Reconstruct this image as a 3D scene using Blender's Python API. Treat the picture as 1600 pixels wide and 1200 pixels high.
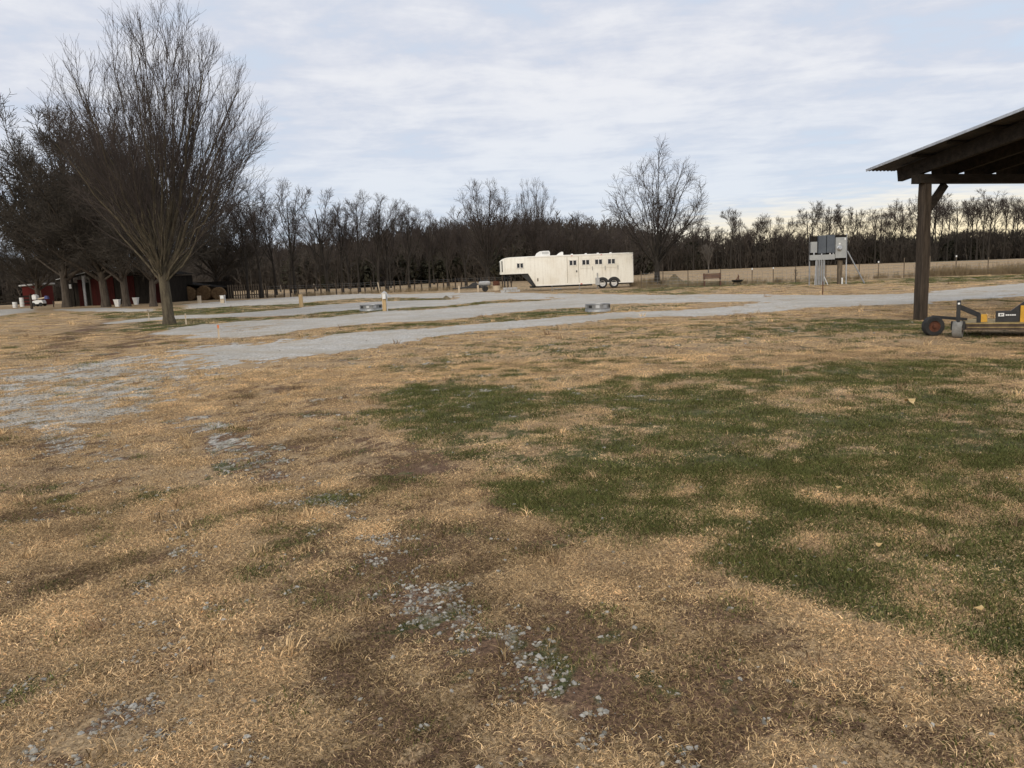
import bpy, math, random
import numpy as np
from mathutils import Vector, Matrix

for _o in list(bpy.data.objects):
    bpy.data.objects.remove(_o)
scene = bpy.context.scene
COL = scene.collection
R = math.radians

# ------------------------------------------------------------------ camera
CAM_H = 1.6
PITCH, ROLL = R(8.2), R(2.29)
FPX = 1200.0                       # focal length in photograph pixels (1600 wide)
cam_d = bpy.data.cameras.new('camera')
cam_d.sensor_width = 36.0
cam_d.lens = 36.0 * FPX / 1600.0
cam_d.clip_start, cam_d.clip_end = 0.1, 6000
cam = bpy.data.objects.new('camera', cam_d)
COL.objects.link(cam)
CAM_M = Matrix.Rotation(math.pi / 2 - PITCH, 3, 'X') @ Matrix.Rotation(-ROLL, 3, 'Z')
cam.matrix_world = Matrix.Translation((0, 0, CAM_H)) @ CAM_M.to_4x4()
scene.camera = cam

# ------------------------------------------------------------------ sky
SUN_EL, SUN_AZ = R(27), R(196)      # soft sun behind the viewer, azimuth clockwise from +Y
world = bpy.data.worlds.new('World')
scene.world = world
world.use_nodes = True
wt = world.node_tree
wt.nodes.clear()
def wn(kind, **kw):
    n = wt.nodes.new(kind)
    for k, v in kw.items():
        setattr(n, k, v)
    return n
def wl(a, b):
    wt.links.new(a, b)
def wmath(op, a, b=None, c=None, clamp=False):
    n = wn('ShaderNodeMath', operation=op, use_clamp=clamp)
    for i, v in enumerate((a, b, c)):
        if v is None:
            continue
        if isinstance(v, (int, float)):
            n.inputs[i].default_value = v
        else:
            wl(v, n.inputs[i])
    return n.outputs[0]
def wmix(f, a, b, blend='MIX'):
    n = wn('ShaderNodeMix', data_type='RGBA', blend_type=blend)
    for i, v in ((0, f), (6, a), (7, b)):
        if isinstance(v, (int, float)):
            n.inputs[i].default_value = v
        elif isinstance(v, tuple):
            n.inputs[i].default_value = (*v, 1)
        else:
            wl(v, n.inputs[i])
    return n.outputs[2]
def wramp(f, lo, hi):
    n = wn('ShaderNodeMapRange', interpolation_type='SMOOTHSTEP')
    wl(f, n.inputs[0])
    n.inputs[1].default_value, n.inputs[2].default_value = lo, hi
    return n.outputs[0]
nish = wn('ShaderNodeTexSky', sky_type='NISHITA')
nish.sun_disc = False
nish.sun_elevation, nish.sun_rotation = SUN_EL, SUN_AZ
nish.air_density, nish.dust_density, nish.ozone_density = 1.0, 1.5, 1.0
tc = wn('ShaderNodeTexCoord')
sep = wn('ShaderNodeSeparateXYZ')
wl(tc.outputs['Generated'], sep.inputs[0])
zc = wmath('MAXIMUM', sep.outputs[2], 0.012)
# cloud deck: direction projected on a flat layer overhead
px_ = wmath('DIVIDE', sep.outputs[0], wmath('ADD', zc, 0.045))
py_ = wmath('DIVIDE', sep.outputs[1], wmath('ADD', zc, 0.045))
comb = wn('ShaderNodeCombineXYZ')
wl(px_, comb.inputs[0]); wl(py_, comb.inputs[1])
def wnoise(scale, detail, rough, off, sx=1.0):
    mp = wn('ShaderNodeMapping')
    mp.inputs['Location'].default_value = (off, off * 0.7, 0)
    mp.inputs['Scale'].default_value = (sx, 1, 1)
    mp.inputs['Rotation'].default_value = (0, 0, R(-14))
    wl(comb.outputs[0], mp.inputs[0])
    n = wn('ShaderNodeTexNoise', noise_dimensions='2D')
    n.inputs['Scale'].default_value = scale
    n.inputs['Detail'].default_value = detail
    n.inputs['Roughness'].default_value = rough
    n.inputs['Distortion'].default_value = 0.25
    wl(mp.outputs[0], n.inputs['Vector'])
    return n.outputs[0]
n1 = wnoise(0.55, 5, 0.55, 3.1)
n2 = wnoise(2.6, 5, 0.6, 11.3, 0.75)
mp3 = wn('ShaderNodeMapping'); mp3.inputs['Scale'].default_value = (1, 1, 2.1)
wl(tc.outputs['Generated'], mp3.inputs[0])
n3n = wn('ShaderNodeTexNoise'); wl(mp3.outputs[0], n3n.inputs['Vector'])
n3n.inputs['Scale'].default_value = 8.5; n3n.inputs['Detail'].default_value = 6; n3n.inputs['Roughness'].default_value = 0.6
cov = wmath('ADD', wmath('ADD', wmath('MULTIPLY', n1, 0.42), wmath('MULTIPLY', n2, 0.28)), wmath('MULTIPLY', n3n.outputs[0], 0.30))
cloud_lum = wramp(cov, 0.40, 0.60)
cloud = wmix(cloud_lum, (5.4, 5.75, 6.65), (7.15, 7.25, 7.6))
bluegap = wmix(0.86, nish.outputs[0], (5.5, 6.35, 7.5))
cover = wramp(cov, 0.32, 0.48)
# the deck thins to pale blue low down on the far side
lowblue = wmath('SUBTRACT', 1.0, wramp(sep.outputs[2], 0.02, 0.26))
deck = wmix(wmath('MULTIPLY', cover, wmath('SUBTRACT', 1.0, wmath('MULTIPLY', lowblue, 0.55))), bluegap, cloud)
# clear band under the edge of the deck, warm with evening light, on the north-east horizon
proj = wmath('ADD', wmath('MULTIPLY', sep.outputs[0], math.sin(R(36))), wmath('MULTIPLY', sep.outputs[1], math.cos(R(36))))
edge = wmath('SUBTRACT', wmath('MULTIPLY', proj, 0.088), sep.outputs[2])
edge = wmath('ADD', edge, wmath('MULTIPLY', wmath('SUBTRACT', n2, 0.5), 0.045))
clear = wramp(edge, -0.005, 0.05)
warm = wmix(wramp(sep.outputs[2], 0.0, 0.11), (9.0, 7.5, 4.7), (8.6, 8.3, 7.5))
azs = wramp(proj, 0.80, 0.99)
sky_c = wmix(wmath('MULTIPLY', clear, azs), deck, warm)
bg = wn('ShaderNodeBackground')
wl(sky_c, bg.inputs[0])
bg.inputs[1].default_value = 0.1
wo = wn('ShaderNodeOutputWorld')
wl(bg.outputs[0], wo.inputs[0])

# ------------------------------------------------------------------ sun
sun_d = bpy.data.lights.new('sun', 'SUN')
sun_d.energy = 1.5
sun_d.angle = R(24)
sun_d.color = (1.0, 0.90, 0.74)
sun = bpy.data.objects.new('sun', sun_d)
COL.objects.link(sun)
sdir = Vector((math.sin(SUN_AZ) * math.cos(SUN_EL), math.cos(SUN_AZ) * math.cos(SUN_EL), math.sin(SUN_EL)))
sun.rotation_euler = (-sdir).to_track_quat('-Z', 'Y').to_euler()
scene.view_settings.view_transform = 'Standard'
scene.view_settings.look = 'None'
scene.view_settings.exposure = 0.25
scene.view_settings.gamma = 1.0
scene.view_settings.use_curve_mapping = False
scene.render.engine = 'CYCLES'

# ------------------------------------------------------------------ measuring helpers
def ray(px, py):
    return CAM_M @ Vector(((px - 800) / FPX, (600 - py) / FPX, -1.0))
def G(px, py):
    """where the sight line through a photograph pixel meets level ground"""
    d = ray(px, py)
    t = CAM_H / -d.z
    return (d.x * t, d.y * t)
def project(x, y, z):
    v = CAM_M.transposed() @ Vector((x, y, z - CAM_H))
    return 800 + FPX * v.x / -v.z, 600 - FPX * v.y / -v.z
def colx(px, Y, z=0.0):
    """x of the point at depth Y and height z that lies in photograph column px"""
    a, b = -1.2 * Y, 1.2 * Y
    for _ in range(40):
        m = (a + b) / 2
        if project(m, Y, z)[0] < px:
            a = m
        else:
            b = m
    return (a + b) / 2
def zat(px, py, Y):
    d = ray(px, py)
    return CAM_H + d.z * Y / d.y

# ------------------------------------------------------------------ numpy noise
def _hash(ix, iy, seed):
    h = (ix.astype(np.int64) * 374761393 + iy.astype(np.int64) * 668265263 + seed * 1442695041) & 0xffffffff
    h = ((h ^ (h >> 13)) * 1274126177) & 0xffffffff
    h = (h ^ (h >> 16)) & 0xffffff
    return h / float(0xffffff)
def vnoise(x, y, seed):
    ix, iy = np.floor(x), np.floor(y)
    fx, fy = x - ix, y - iy
    fx = fx * fx * (3 - 2 * fx); fy = fy * fy * (3 - 2 * fy)
    a = _hash(ix, iy, seed); b = _hash(ix + 1, iy, seed)
    c = _hash(ix, iy + 1, seed); d = _hash(ix + 1, iy + 1, seed)
    return (a * (1 - fx) + b * fx) * (1 - fy) + (c * (1 - fx) + d * fx) * fy
def fbm(x, y, scale, octv=4, seed=0, gain=0.5):
    s = np.zeros_like(x); amp = 1.0; tot = 0.0; f = 1.0 / scale
    for o in range(octv):
        s += amp * vnoise(x * f + 17.3 * o, y * f - 9.1 * o, seed + o * 7)
        tot += amp; amp *= gain; f *= 2.03
    return s / tot
def sstep(a, b, v):
    t = np.clip((v - a) / (b - a), 0, 1)
    return t * t * (3 - 2 * t)
def poly_sd(x, y, poly):
    """signed distance, positive inside"""
    n = len(poly)
    d2 = np.full(x.shape, 1e18); inside = np.zeros(x.shape, bool)
    for i in range(n):
        x0, y0 = poly[i]; x1, y1 = poly[(i + 1) % n]
        ex, ey = x1 - x0, y1 - y0
        t = np.clip(((x - x0) * ex + (y - y0) * ey) / (ex * ex + ey * ey + 1e-12), 0, 1)
        d2 = np.minimum(d2, (x - x0 - t * ex) ** 2 + (y - y0 - t * ey) ** 2)
        c = ((y0 > y) != (y1 > y))
        with np.errstate(divide='ignore', invalid='ignore'):
            xi = ex * (y - y0) / (ey if ey != 0 else 1e-12) + x0
        inside ^= c & (x < xi)
    return np.sqrt(d2) * np.where(inside, 1, -1)
def hgt(x, y):
    x = np.asarray(x, float); y = np.asarray(y, float)
    near = 1.0 / (1.0 + (np.hypot(x, y) / 60.0) ** 2)
    return ((fbm(x, y, 3.5, 3, 5) - 0.5) * 0.10 + (fbm(x, y, 0.6, 2, 9) - 0.5) * 0.025) * near
def gz(x, y):
    return float(hgt(np.array([x]), np.array([y]))[0])

# traced outlines (photograph points dropped onto the ground plane)
def gp(pts):
    return [G(*p) for p in pts]
LANES = [gp(p) for p in (
 [(215,558),(250,548),(300,541),(350,537),(380,536),(430,533),(480,527),(500,524),(560,520),(660,514),(700,510),(760,505),(860,496),(960,488),(1060,485),(1160,478),(1180,473),(1200,461),(1250,462),(1330,461),(1430,458),(1455,455),(1600,443),(1750,430),(1750,450),(1600,462),(1455,471),(1430,474),(1330,478),(1250,483),(1160,490),(1060,495),(960,500),(880,506),(760,517),(700,521),(640,530),(560,546),(500,555),(450,562),(380,573),(300,575),(240,570)],
 [(225,523),(280,512),(320,508),(380,503),(460,497),(520,497),(560,492),(600,487),(640,486),(700,482),(760,476),(800,473),(860,470),(862,459),(960,460),(1060,461),(1160,460),(1205,461),(1185,472),(1160,471),(1060,473),(960,475),(915,480),(860,483),(760,493),(700,500),(640,503),(580,506),(500,513),(465,516),(430,522),(380,527),(345,528),(270,530),(300,523),(250,523)],
 [(165,505),(190,501),(240,497),(290,493),(340,491.5),(380,489),(470,481),(500,477),(560,473),(610,471),(640,470),(700,469),(712,467),(712,458),(760,457),(865,459),(865,468),(800,468),(760,470),(700,478),(640,481),(600,483),(560,484),(500,488),(460,492),(380,496),(300,497),(258,499),(230,502),(180,506)],
 [(290,476),(350,471),(400,468),(460,464),(500,462),(560,459),(640,460),(700,457),(715,457),(715,466),(660,466),(610,465),(560,466),(500,470),(460,475),(380,478),(290,483)],
 [(90,483),(160,481),(235,483),(240,487),(160,487),(90,486)],
 [(-60,486),(50,482),(50,487),(0,493),(-60,497)])]
LANE_SOFT = [0.22, 0.3, 0.35, 0.5, 0.4, 0.5]
DIFFUSE = [(gp(p), w) for p, w in (
 ([(-60,584),(0,582),(100,571),(220,556),(310,556),(400,560),(380,585),(310,600),(280,625),(180,650),(100,662),(0,668),(-60,672)], 0.50),
 ([(-60,600),(60,592),(110,600),(240,640),(160,660),(60,662),(-60,672)], 0.56),
 ([(300,670),(370,665),(395,690),(470,720),(480,770),(430,775),(370,720),(320,700)], 0.36),
 ([(225,790),(290,780),(310,800),(250,815)], 0.50),
 ([(160,750),(260,770),(300,800),(200,800)], 0.22),
 ([(530,800),(560,795),(590,835),(640,850),(600,895),(565,870)], 0.75),
 ([(600,860),(660,870),(690,920),(620,920)], 0.28),
 ([(600,930),(690,905),(745,950),(785,1000),(750,1020),(700,980),(620,965)], 0.60),
 ([(780,880),(820,880),(820,920),(770,920)], 0.36),
 ([(-20,1130),(90,1080),(200,1060),(300,1070),(270,1140),(200,1220),(-40,1230)], 0.56),
 ([(230,1060),(330,1050),(470,1180),(420,1220),(260,1210)], 0.30),
 ([(850,1100),(930,1120),(1020,1170),(1010,1200),(930,1200),(860,1160)], 0.60),
 ([(0,820),(90,790),(110,830),(20,850)], 0.28),
 ([(250,860),(300,850),(310,880),(260,890)], 0.32),
 ([(440,1020),(560,1060),(640,1150),(560,1150),(460,1080)], 0.24),
 ([(760,1000),(830,1010),(880,1100),(820,1100)], 0.14),
 ([(110,950),(330,980),(340,1040),(120,1040)], 0.20))]
TRACKS = [(gp(p), w, hw) for p, w, hw in (
 ([(300,655),(400,725),(470,770),(560,812),(605,880),(700,945),(775,1010),(850,1110),(960,1165),(1060,1260)], 0.36, 0.24),
 ([(60,650),(200,745),(265,800),(275,870),(290,980),(250,1080),(120,1140),(-40,1220)], 0.33, 0.30),
 ([(430,1000),(520,1060),(600,1130),(640,1240)], 0.14, 0.2))]
GREENS = [(gp(p), w, s) for p, w, s in (
 ([(560,640),(600,612),(640,600),(760,600),(860,615),(950,588),(1050,582),(1150,580),(1290,568),(1420,560),(1500,555),(1640,560),(1900,700),(1900,1180),(1600,1110),(1500,1060),(1400,1010),(1280,960),(1200,920),(1120,890),(1060,870),(980,840),(860,800),(800,770),(760,740),(660,690),(580,660)], 0.44, 0.16),
 ([(940,650),(1100,610),(1300,640),(1450,640),(1620,640),(1700,720),(1620,740),(1400,720),(1200,740),(1100,760),(1000,720)], 0.16, 0.4),
 ([(770,765),(830,765),(900,795),(1040,815),(1050,832),(960,836),(870,815),(800,790)], 0.38, 0.15),
 ([(1060,870),(1180,830),(1280,860),(1330,950),(1230,950),(1110,905)], 0.14, 0.2),
 ([(1400,900),(1700,880),(1900,1100),(1600,1100),(1450,1000)], 0.12, 0.25),
 ([(600,640),(640,615),(760,610),(800,650),(720,660),(640,668)], 0.24, 0.4),
 ([(1290,505),(1430,498),(1460,508),(1620,530),(1640,545),(1480,530),(1380,520),(1290,515)], 0.42, 0.5),
 ([(1250,500),(1440,494),(1440,512),(1330,516)], 0.18, 0.5),
 ([(1000,510),(1180,495),(1300,500),(1280,530),(1100,540)], 0.22, 0.8),
 ([(600,560),(760,530),(1000,530),(1000,560),(860,600),(640,600)], 0.16, 0.8),
 ([(1000,438),(1240,440),(1640,428),(1640,437),(1400,443),(1240,446),(1000,450)], 0.42, 0.5),
 ([(960,453),(1100,447),(1180,452),(1060,460),(960,459)], 0.30, 1.0),
 ([(150,490),(240,483),(400,470),(560,465),(700,465),(700,470),(560,474),(380,490),(200,501),(165,500)], 0.40, 0.8),
 ([(180,508),(260,498),(400,494),(560,483),(760,471),(860,468),(860,471),(760,477),(600,489),(520,499),(330,509),(240,520),(190,515)], 0.44, 0.8),
 ([(480,527),(560,510),(700,502),(860,484),(960,479),(1050,482),(960,488),(860,497),(700,511),(560,521)], 0.34, 0.6),
 ([(60,612),(110,600),(170,595),(160,612),(90,622)], 0.36, 0.3),
 ([(210,760),(330,770),(330,800),(220,790)], 0.20, 0.2),
 ([(0,545),(60,540),(60,560),(0,565)], 0.2, 0.5))]
TANS = [(gp(p), w) for p, w in (
 ([(1130,602),(1230,600),(1390,600),(1390,625),(1300,632),(1230,640),(1180,628)], 0.22),
 ([(1480,600),(1640,560),(1700,600),(1640,660),(1560,640)], 0.22),
 ([(780,650),(870,635),(960,640),(950,690),(850,690)], 0.20),
 ([(1170,745),(1280,735),(1400,770),(1380,810),(1250,800)], 0.16),
 ([(1420,760),(1600,750),(1640,840),(1500,860),(1400,830)], 0.16),
 ([(700,700),(820,730),(860,780),(770,760)], 0.14))]
BROWNS = [(gp(p), w) for p, w in (
 ([(470,690),(640,690),(760,760),(860,830),(760,880),(640,860),(520,760)], 0.34),
 ([(860,930),(1100,900),(1320,1000),(1640,1130),(1640,1260),(900,1260),(820,1010)], 0.32),
 ([(-30,690),(80,690),(110,730),(20,745),(-30,740)], 0.38),
 ([(-30,880),(110,890),(170,940),(80,1000),(-30,1010)], 0.38),
 ([(-30,780),(70,770),(80,810),(-30,825)], 0.30),
 ([(440,840),(640,880),(720,980),(600,990),(440,900)], 0.22),
 ([(500,1000),(760,1040),(860,1260),(480,1260)], 0.26),
 ([(300,640),(480,620),(520,650),(420,680),(310,660)], 0.20),
 ([(60,545),(100,520),(170,497),(185,500),(130,530),(90,560)], 0.42),
 ([(150,555),(185,530),(200,510),(215,512),(205,540),(190,560)], 0.38),
 ([(330,606),(420,595),(470,610),(400,625),(330,622)], 0.3),
 ([(180,512),(260,520),(270,545),(200,535)], 0.2))]

def zn(n, sd):
    return (n - 0.5) / sd
def ground_masks(x, y):
    d = np.hypot(x, y)
    nA = zn(fbm(x, y, 1.5, 5, 21, 0.6), 0.13); nB = zn(fbm(x, y, 0.42, 4, 33, 0.6), 0.13)
    nC = zn(fbm(x, y, 5.0, 4, 47), 0.14); nD = zn(fbm(x, y, 0.13, 2, 77), 0.19)
    nE = zn(fbm(x + 40, y - 13, 0.8, 4, 61, 0.6), 0.13); nF = zn(fbm(x - 7, y + 3, 0.055, 2, 83), 0.16)
    big = sstep(10, 36, d)
    wig = nA * 0.12 + nB * 0.07 + nD * 0.03
    lane = np.zeros_like(x)
    for p, s in zip(LANES, LANE_SOFT):
        sd = poly_sd(x, y, p) + wig * (s * 2.4 + 0.9) + 0.10 * nD
        if s == LANE_SOFT[0]:        # the near lane frays out at its west end
            sd = sd - sstep(-3.5, -8.5, x) * (0.9 - 0.75 * (nB * .5 + nE * .5 + nD * .4))
        lane = np.maximum(lane, sstep(-s, s, sd))
    lane = lane * (0.45 + 0.55 * sstep(-1.5, -0.3, nA * .5 + nB * .5 + nC * .35))
    gv = np.zeros_like(x)
    for p, w in DIFFUSE:
        s = 0.045 * math.hypot(*p[0])
        gv = np.maximum(gv, w * sstep(-s, s, poly_sd(x, y, p) + wig * s))
    track = np.zeros_like(x)
    for p, w, hw in TRACKS:
        dl = np.full(x.shape, 1e9)
        for (x0, y0), (x1, y1) in zip(p[:-1], p[1:]):
            ex, ey = x1 - x0, y1 - y0
            tt = np.clip(((x - x0) * ex + (y - y0) * ey) / (ex * ex + ey * ey), 0, 1)
            dl = np.minimum(dl, np.hypot(x - x0 - tt * ex, y - y0 - tt * ey))
        prof = sstep(hw * 1.7, hw * 0.3, dl + wig * 0.5)
        track = np.maximum(track, prof)
        gv = np.maximum(gv, w * prof)
    gv = gv * 0.80 + (0.13 + 0.05 * nC) * sstep(1.8, 0.6, x - 0.05 * y) * sstep(30, 20, d)
    nz = 0.40 * nB + 0.20 * nE + 0.75 * nD + 0.40 * nF
    grav = sstep(0.0, 0.22, gv + 0.20 * nz - 0.37)
    grav = np.clip(np.maximum(lane, grav), 0, 1)
    g = np.zeros_like(x) + 0.03 + 0.05 * sstep(-3, 2, x)
    for p, w, s in GREENS:
        g = g + w * sstep(-s, s, poly_sd(x, y, p) + wig * s * 3.0)
    for p, w in TANS:
        g = g - w * sstep(-0.35, 0.35, poly_sd(x, y, p) + wig * 1.2)
    g = g * (1 - sstep(95, 120, d) * 0.85)
    nz = (0.10 * nA + 0.24 * nE) * (1 - big) + (0.34 * nA + 0.45 * nC) * big + 0.46 * nB + 0.72 * nD + 0.5 * nF
    green = sstep(-0.08, 0.20, g * 0.92 + 0.21 * nz - 0.29)
    green = green * (1 - 0.9 * lane)
    b = np.zeros_like(x) + 0.18
    for p, w in BROWNS:
        b = b + w * sstep(-0.3, 0.3, poly_sd(x, y, p) + wig * 1.6)
    nz = 0.25 * nE + 0.12 * nC + 0.48 * nB + 0.70 * nD + 0.45 * nF
    b = b + 0.13 * track
    brown = sstep(-0.04, 0.22, b + 0.30 * grav * (1 - lane) + 0.21 * nz - 0.32) * (1 - 0.7 * sstep(30, 90, d))
    return green, grav, brown, lane

# ------------------------------------------------------------------ mesh helpers
def mesh_np(name, V, F, smooth=False):
    V = np.asarray(V, np.float32); F = np.asarray(F, np.int32)
    me = bpy.data.meshes.new(name)
    k = F.shape[1]
    me.vertices.add(len(V)); me.vertices.foreach_set('co', V.ravel())
    me.loops.add(F.size); me.loops.foreach_set('vertex_index', F.ravel())
    me.polygons.add(len(F))
    me.polygons.foreach_set('loop_start', np.arange(0, F.size, k, dtype=np.int32))
    me.polygons.foreach_set('loop_total', np.full(len(F), k, np.int32))
    if smooth:
        me.polygons.foreach_set('use_smooth', np.ones(len(F), bool))
    me.update(calc_edges=True)
    return me
def link(name, me, m, parent=None, loc=None):
    if m is not None and not me.materials:
        me.materials.append(m)
    o = bpy.data.objects.new(name, me)
    COL.objects.link(o)
    if parent is not None:
        o.parent = parent
    if loc is not None:
        o.location = loc
    return o
def tag(o, label, cat, group=None, kind=None):
    o['label'] = label; o['category'] = cat
    if group: o['group'] = group
    if kind: o['kind'] = kind
    return o
def thing(name, label, cat, loc=(0, 0, 0), rz=0.0, group=None):
    o = bpy.data.objects.new(name, None)
    o.empty_display_size = 0.3
    COL.objects.link(o)
    o.location = loc; o.rotation_euler = (0, 0, rz)
    return tag(o, label, cat, group)
def copy_tree(o, parent=None):
    c = o.copy(); COL.objects.link(c)
    if parent is not None:
        c.parent = parent
    for ch in [k for k in o.children]:
        copy_tree(ch, c)
    return c

class MB:
    def __init__(s):
        s.v = []; s.f = []
    def add(s, vs, fs):
        b = len(s.v)
        s.v += [tuple(v) for v in vs]
        s.f += [tuple(i + b for i in f) for f in fs]
        return s
    def box(s, c, size, rot=None, taper=1.0):
        hx, hy, hz = size[0] / 2, size[1] / 2, size[2] / 2
        vs = []
        for z in (-hz, hz):
            k = taper if z > 0 else 1.0
            for x, y in ((-hx, -hy), (hx, -hy), (hx, hy), (-hx, hy)):
                v = Vector((x * k, y * k, z))
                if rot is not None: v = rot @ v
                vs.append(v + Vector(c))
        return s.add(vs, [(3, 2, 1, 0), (4, 5, 6, 7), (0, 1, 5, 4), (1, 2, 6, 5), (2, 3, 7, 6), (3, 0, 4, 7)])
    def bar(s, p0, p1, w, h, up=(0, 0, 1)):
        p0, p1 = Vector(p0), Vector(p1)
        d = p1 - p0; L = d.length; d.normalize()
        u = Vector(up)
        sd = d.cross(u)
        if sd.length < 1e-4: sd = d.cross(Vector((1, 0, 0)))
        sd.normalize(); u = sd.cross(d)
        vs = []
        for p in (p0, p1):
            for a, b in ((-1, -1), (1, -1), (1, 1), (-1, 1)):
                vs.append(p + sd * (a * w / 2) + u * (b * h / 2))
        return s.add(vs, [(3, 2, 1, 0), (4, 5, 6, 7), (0, 1, 5, 4), (1, 2, 6, 5), (2, 3, 7, 6), (3, 0, 4, 7)])
    def cyl(s, p0, p1, r0, r1=None, n=12, caps=True):
        if r1 is None: r1 = r0
        p0, p1 = Vector(p0), Vector(p1)
        d = (p1 - p0).normalized()
        a = d.orthogonal().normalized(); b = d.cross(a)
        vs = []
        for p, r in ((p0, r0), (p1, r1)):
            for i in range(n):
                t = 2 * math.pi * i / n
                vs.append(p + (a * math.cos(t) + b * math.sin(t)) * r)
        fs = [(i, (i + 1) % n, n + (i + 1) % n, n + i) for i in range(n)]
        if caps:
            fs += [tuple(range(n - 1, -1, -1)), tuple(range(n, 2 * n))]
        return s.add(vs, fs)
    def lathe(s, c, axis, prof, n=20, closed=False):
        """prof: (radius, offset along axis)"""
        c = Vector(c); d = Vector(axis).normalized()
        a = d.orthogonal().normalized(); b = d.cross(a)
        vs = []
        for r, o in prof:
            for i in range(n):
                t = 2 * math.pi * i / n
                vs.append(c + d * o + (a * math.cos(t) + b * math.sin(t)) * max(r, 1e-4))
        fs = []
        m = len(prof)
        for k in range(m if closed else m - 1):
            k2 = (k + 1) % m
            for i in range(n):
                j = (i + 1) % n
                fs.append((k * n + i, k * n + j, k2 * n + j, k2 * n + i))
        return s.add(vs, fs)
    def loft(s, secs, caps=True):
        n = len(secs[0]); vs = [v for sec in secs for v in sec]; fs = []
        for k in range(len(secs) - 1):
            for i in range(n):
                j = (i + 1) % n
                fs.append((k * n + i, k * n + j, (k + 1) * n + j, (k + 1) * n + i))
        if caps:
            fs += [tuple(range(n - 1, -1, -1)), tuple((len(secs) - 1) * n + i for i in range(n))]
        return s.add(vs, fs)
    def prism(s, pts, y0, y1):
        """x-z outline pulled along y"""
        n = len(pts)
        vs = [(x, y0, z) for x, z in pts] + [(x, y1, z) for x, z in pts]
        fs = [(i, (i + 1) % n, n + (i + 1) % n, n + i) for i in range(n)]
        fs += [tuple(range(n - 1, -1, -1)), tuple(range(n, 2 * n))]
        return s.add(vs, fs)
    def mesh(s, name, smooth=False):
        import bmesh
        me = bpy.data.meshes.new(name)
        me.from_pydata(s.v, [], s.f)
        bm = bmesh.new(); bm.from_mesh(me)
        bmesh.ops.recalc_face_normals(bm, faces=bm.faces)
        bm.to_mesh(me); bm.free()
        if smooth:
            for p in me.polygons: p.use_smooth = True
            try: me.set_sharp_from_angle(angle=R(40))
            except Exception: pass
        return me
    def build(s, name, m, parent=None, smooth=False, loc=None):
        return link(name, s.mesh(name, smooth), m, parent, loc)

# ------------------------------------------------------------------ materials
def nt(mat):
    mat.use_nodes = True
    t = mat.node_tree; t.nodes.clear()
    return t
class NB:
    """small node builder"""
    def __init__(s, name):
        s.m = bpy.data.materials.new(name); s.t = nt(s.m)
    def n(s, kind, **kw):
        x = s.t.nodes.new(kind)
        for k, v in kw.items(): setattr(x, k, v)
        return x
    def l(s, a, b): s.t.links.new(a, b)
    def put(s, sock, v):
        if isinstance(v, (int, float)): sock.default_value = v
        elif isinstance(v, tuple): sock.default_value = (*v, 1) if len(v) == 3 and sock.type == 'RGBA' else v
        else: s.l(v, sock)
    def math(s, op, a, b=None, clamp=False):
        x = s.n('ShaderNodeMath', operation=op, use_clamp=clamp)
        s.put(x.inputs[0], a)
        if b is not None: s.put(x.inputs[1], b)
        return x.outputs[0]
    def mix(s, f, a, b, blend='MIX'):
        x = s.n('ShaderNodeMix', data_type='RGBA', blend_type=blend)
        s.put(x.inputs[0], f); s.put(x.inputs[6], a); s.put(x.inputs[7], b)
        return x.outputs[2]
    def ramp(s, f, lo, hi, a=0.0, b=1.0):
        x = s.n('ShaderNodeMapRange', interpolation_type='SMOOTHSTEP')
        s.put(x.inputs[0], f); x.inputs[1].default_value = lo; x.inputs[2].default_value = hi
        x.inputs[3].default_value = a; x.inputs[4].default_value = b
        return x.outputs[0]
    def coord(s, scale=(1, 1, 1), which='Object'):
        if which == 'World':
            src = s.n('ShaderNodeNewGeometry').outputs['Position']
        else:
            src = s.n('ShaderNodeTexCoord').outputs[which]
        mp = s.n('ShaderNodeMapping'); mp.inputs['Scale'].default_value = scale
        s.l(src, mp.inputs[0])
        return mp.outputs[0]
    def noise(s, vec, scale, detail=4, rough=0.55):
        x = s.n('ShaderNodeTexNoise'); s.l(vec, x.inputs['Vector'])
        x.inputs['Scale'].default_value = scale; x.inputs['Detail'].default_value = detail
        x.inputs['Roughness'].default_value = rough
        return x.outputs[0]
    def bump(s, h, strength, dist=0.01, prev=None):
        x = s.n('ShaderNodeBump'); s.l(h, x.inputs['Height'])
        x.inputs['Strength'].default_value = strength; x.inputs['Distance'].default_value = dist
        if prev is not None: s.l(prev, x.inputs['Normal'])
        return x.outputs[0]
    def finish(s, col, rough=0.8, metal=0.0, nor=None, spec=0.4):
        p = s.n('ShaderNodeBsdfPrincipled')
        s.put(p.inputs['Base Color'], col); s.put(p.inputs['Roughness'], rough)
        p.inputs['Metallic'].default_value = metal
        p.inputs['Specular IOR Level'].default_value = spec
        if nor is not None: s.l(nor, p.inputs['Normal'])
        o = s.n('ShaderNodeOutputMaterial'); s.l(p.outputs[0], o.inputs[0])
        return s.m
def simple(name, c0, c1, scale=3.0, rough=0.8, metal=0.0, bump=0.2, stretch=(1, 1, 1), spec=0.4, dist=0.01, lo=.35, hi=.65):
    b = NB(name)
    v = b.coord(stretch)
    n = b.noise(v, scale, 6, 0.6)
    n2 = b.noise(v, scale * 6, 4, 0.6)
    f = b.ramp(b.math('ADD', b.math('MULTIPLY', n, 0.65), b.math('MULTIPLY', n2, 0.35)), lo, hi)
    nor = b.bump(n2, bump, dist) if bump else None
    return b.finish(b.mix(f, c0, c1), rough, metal, nor, spec)

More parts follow.
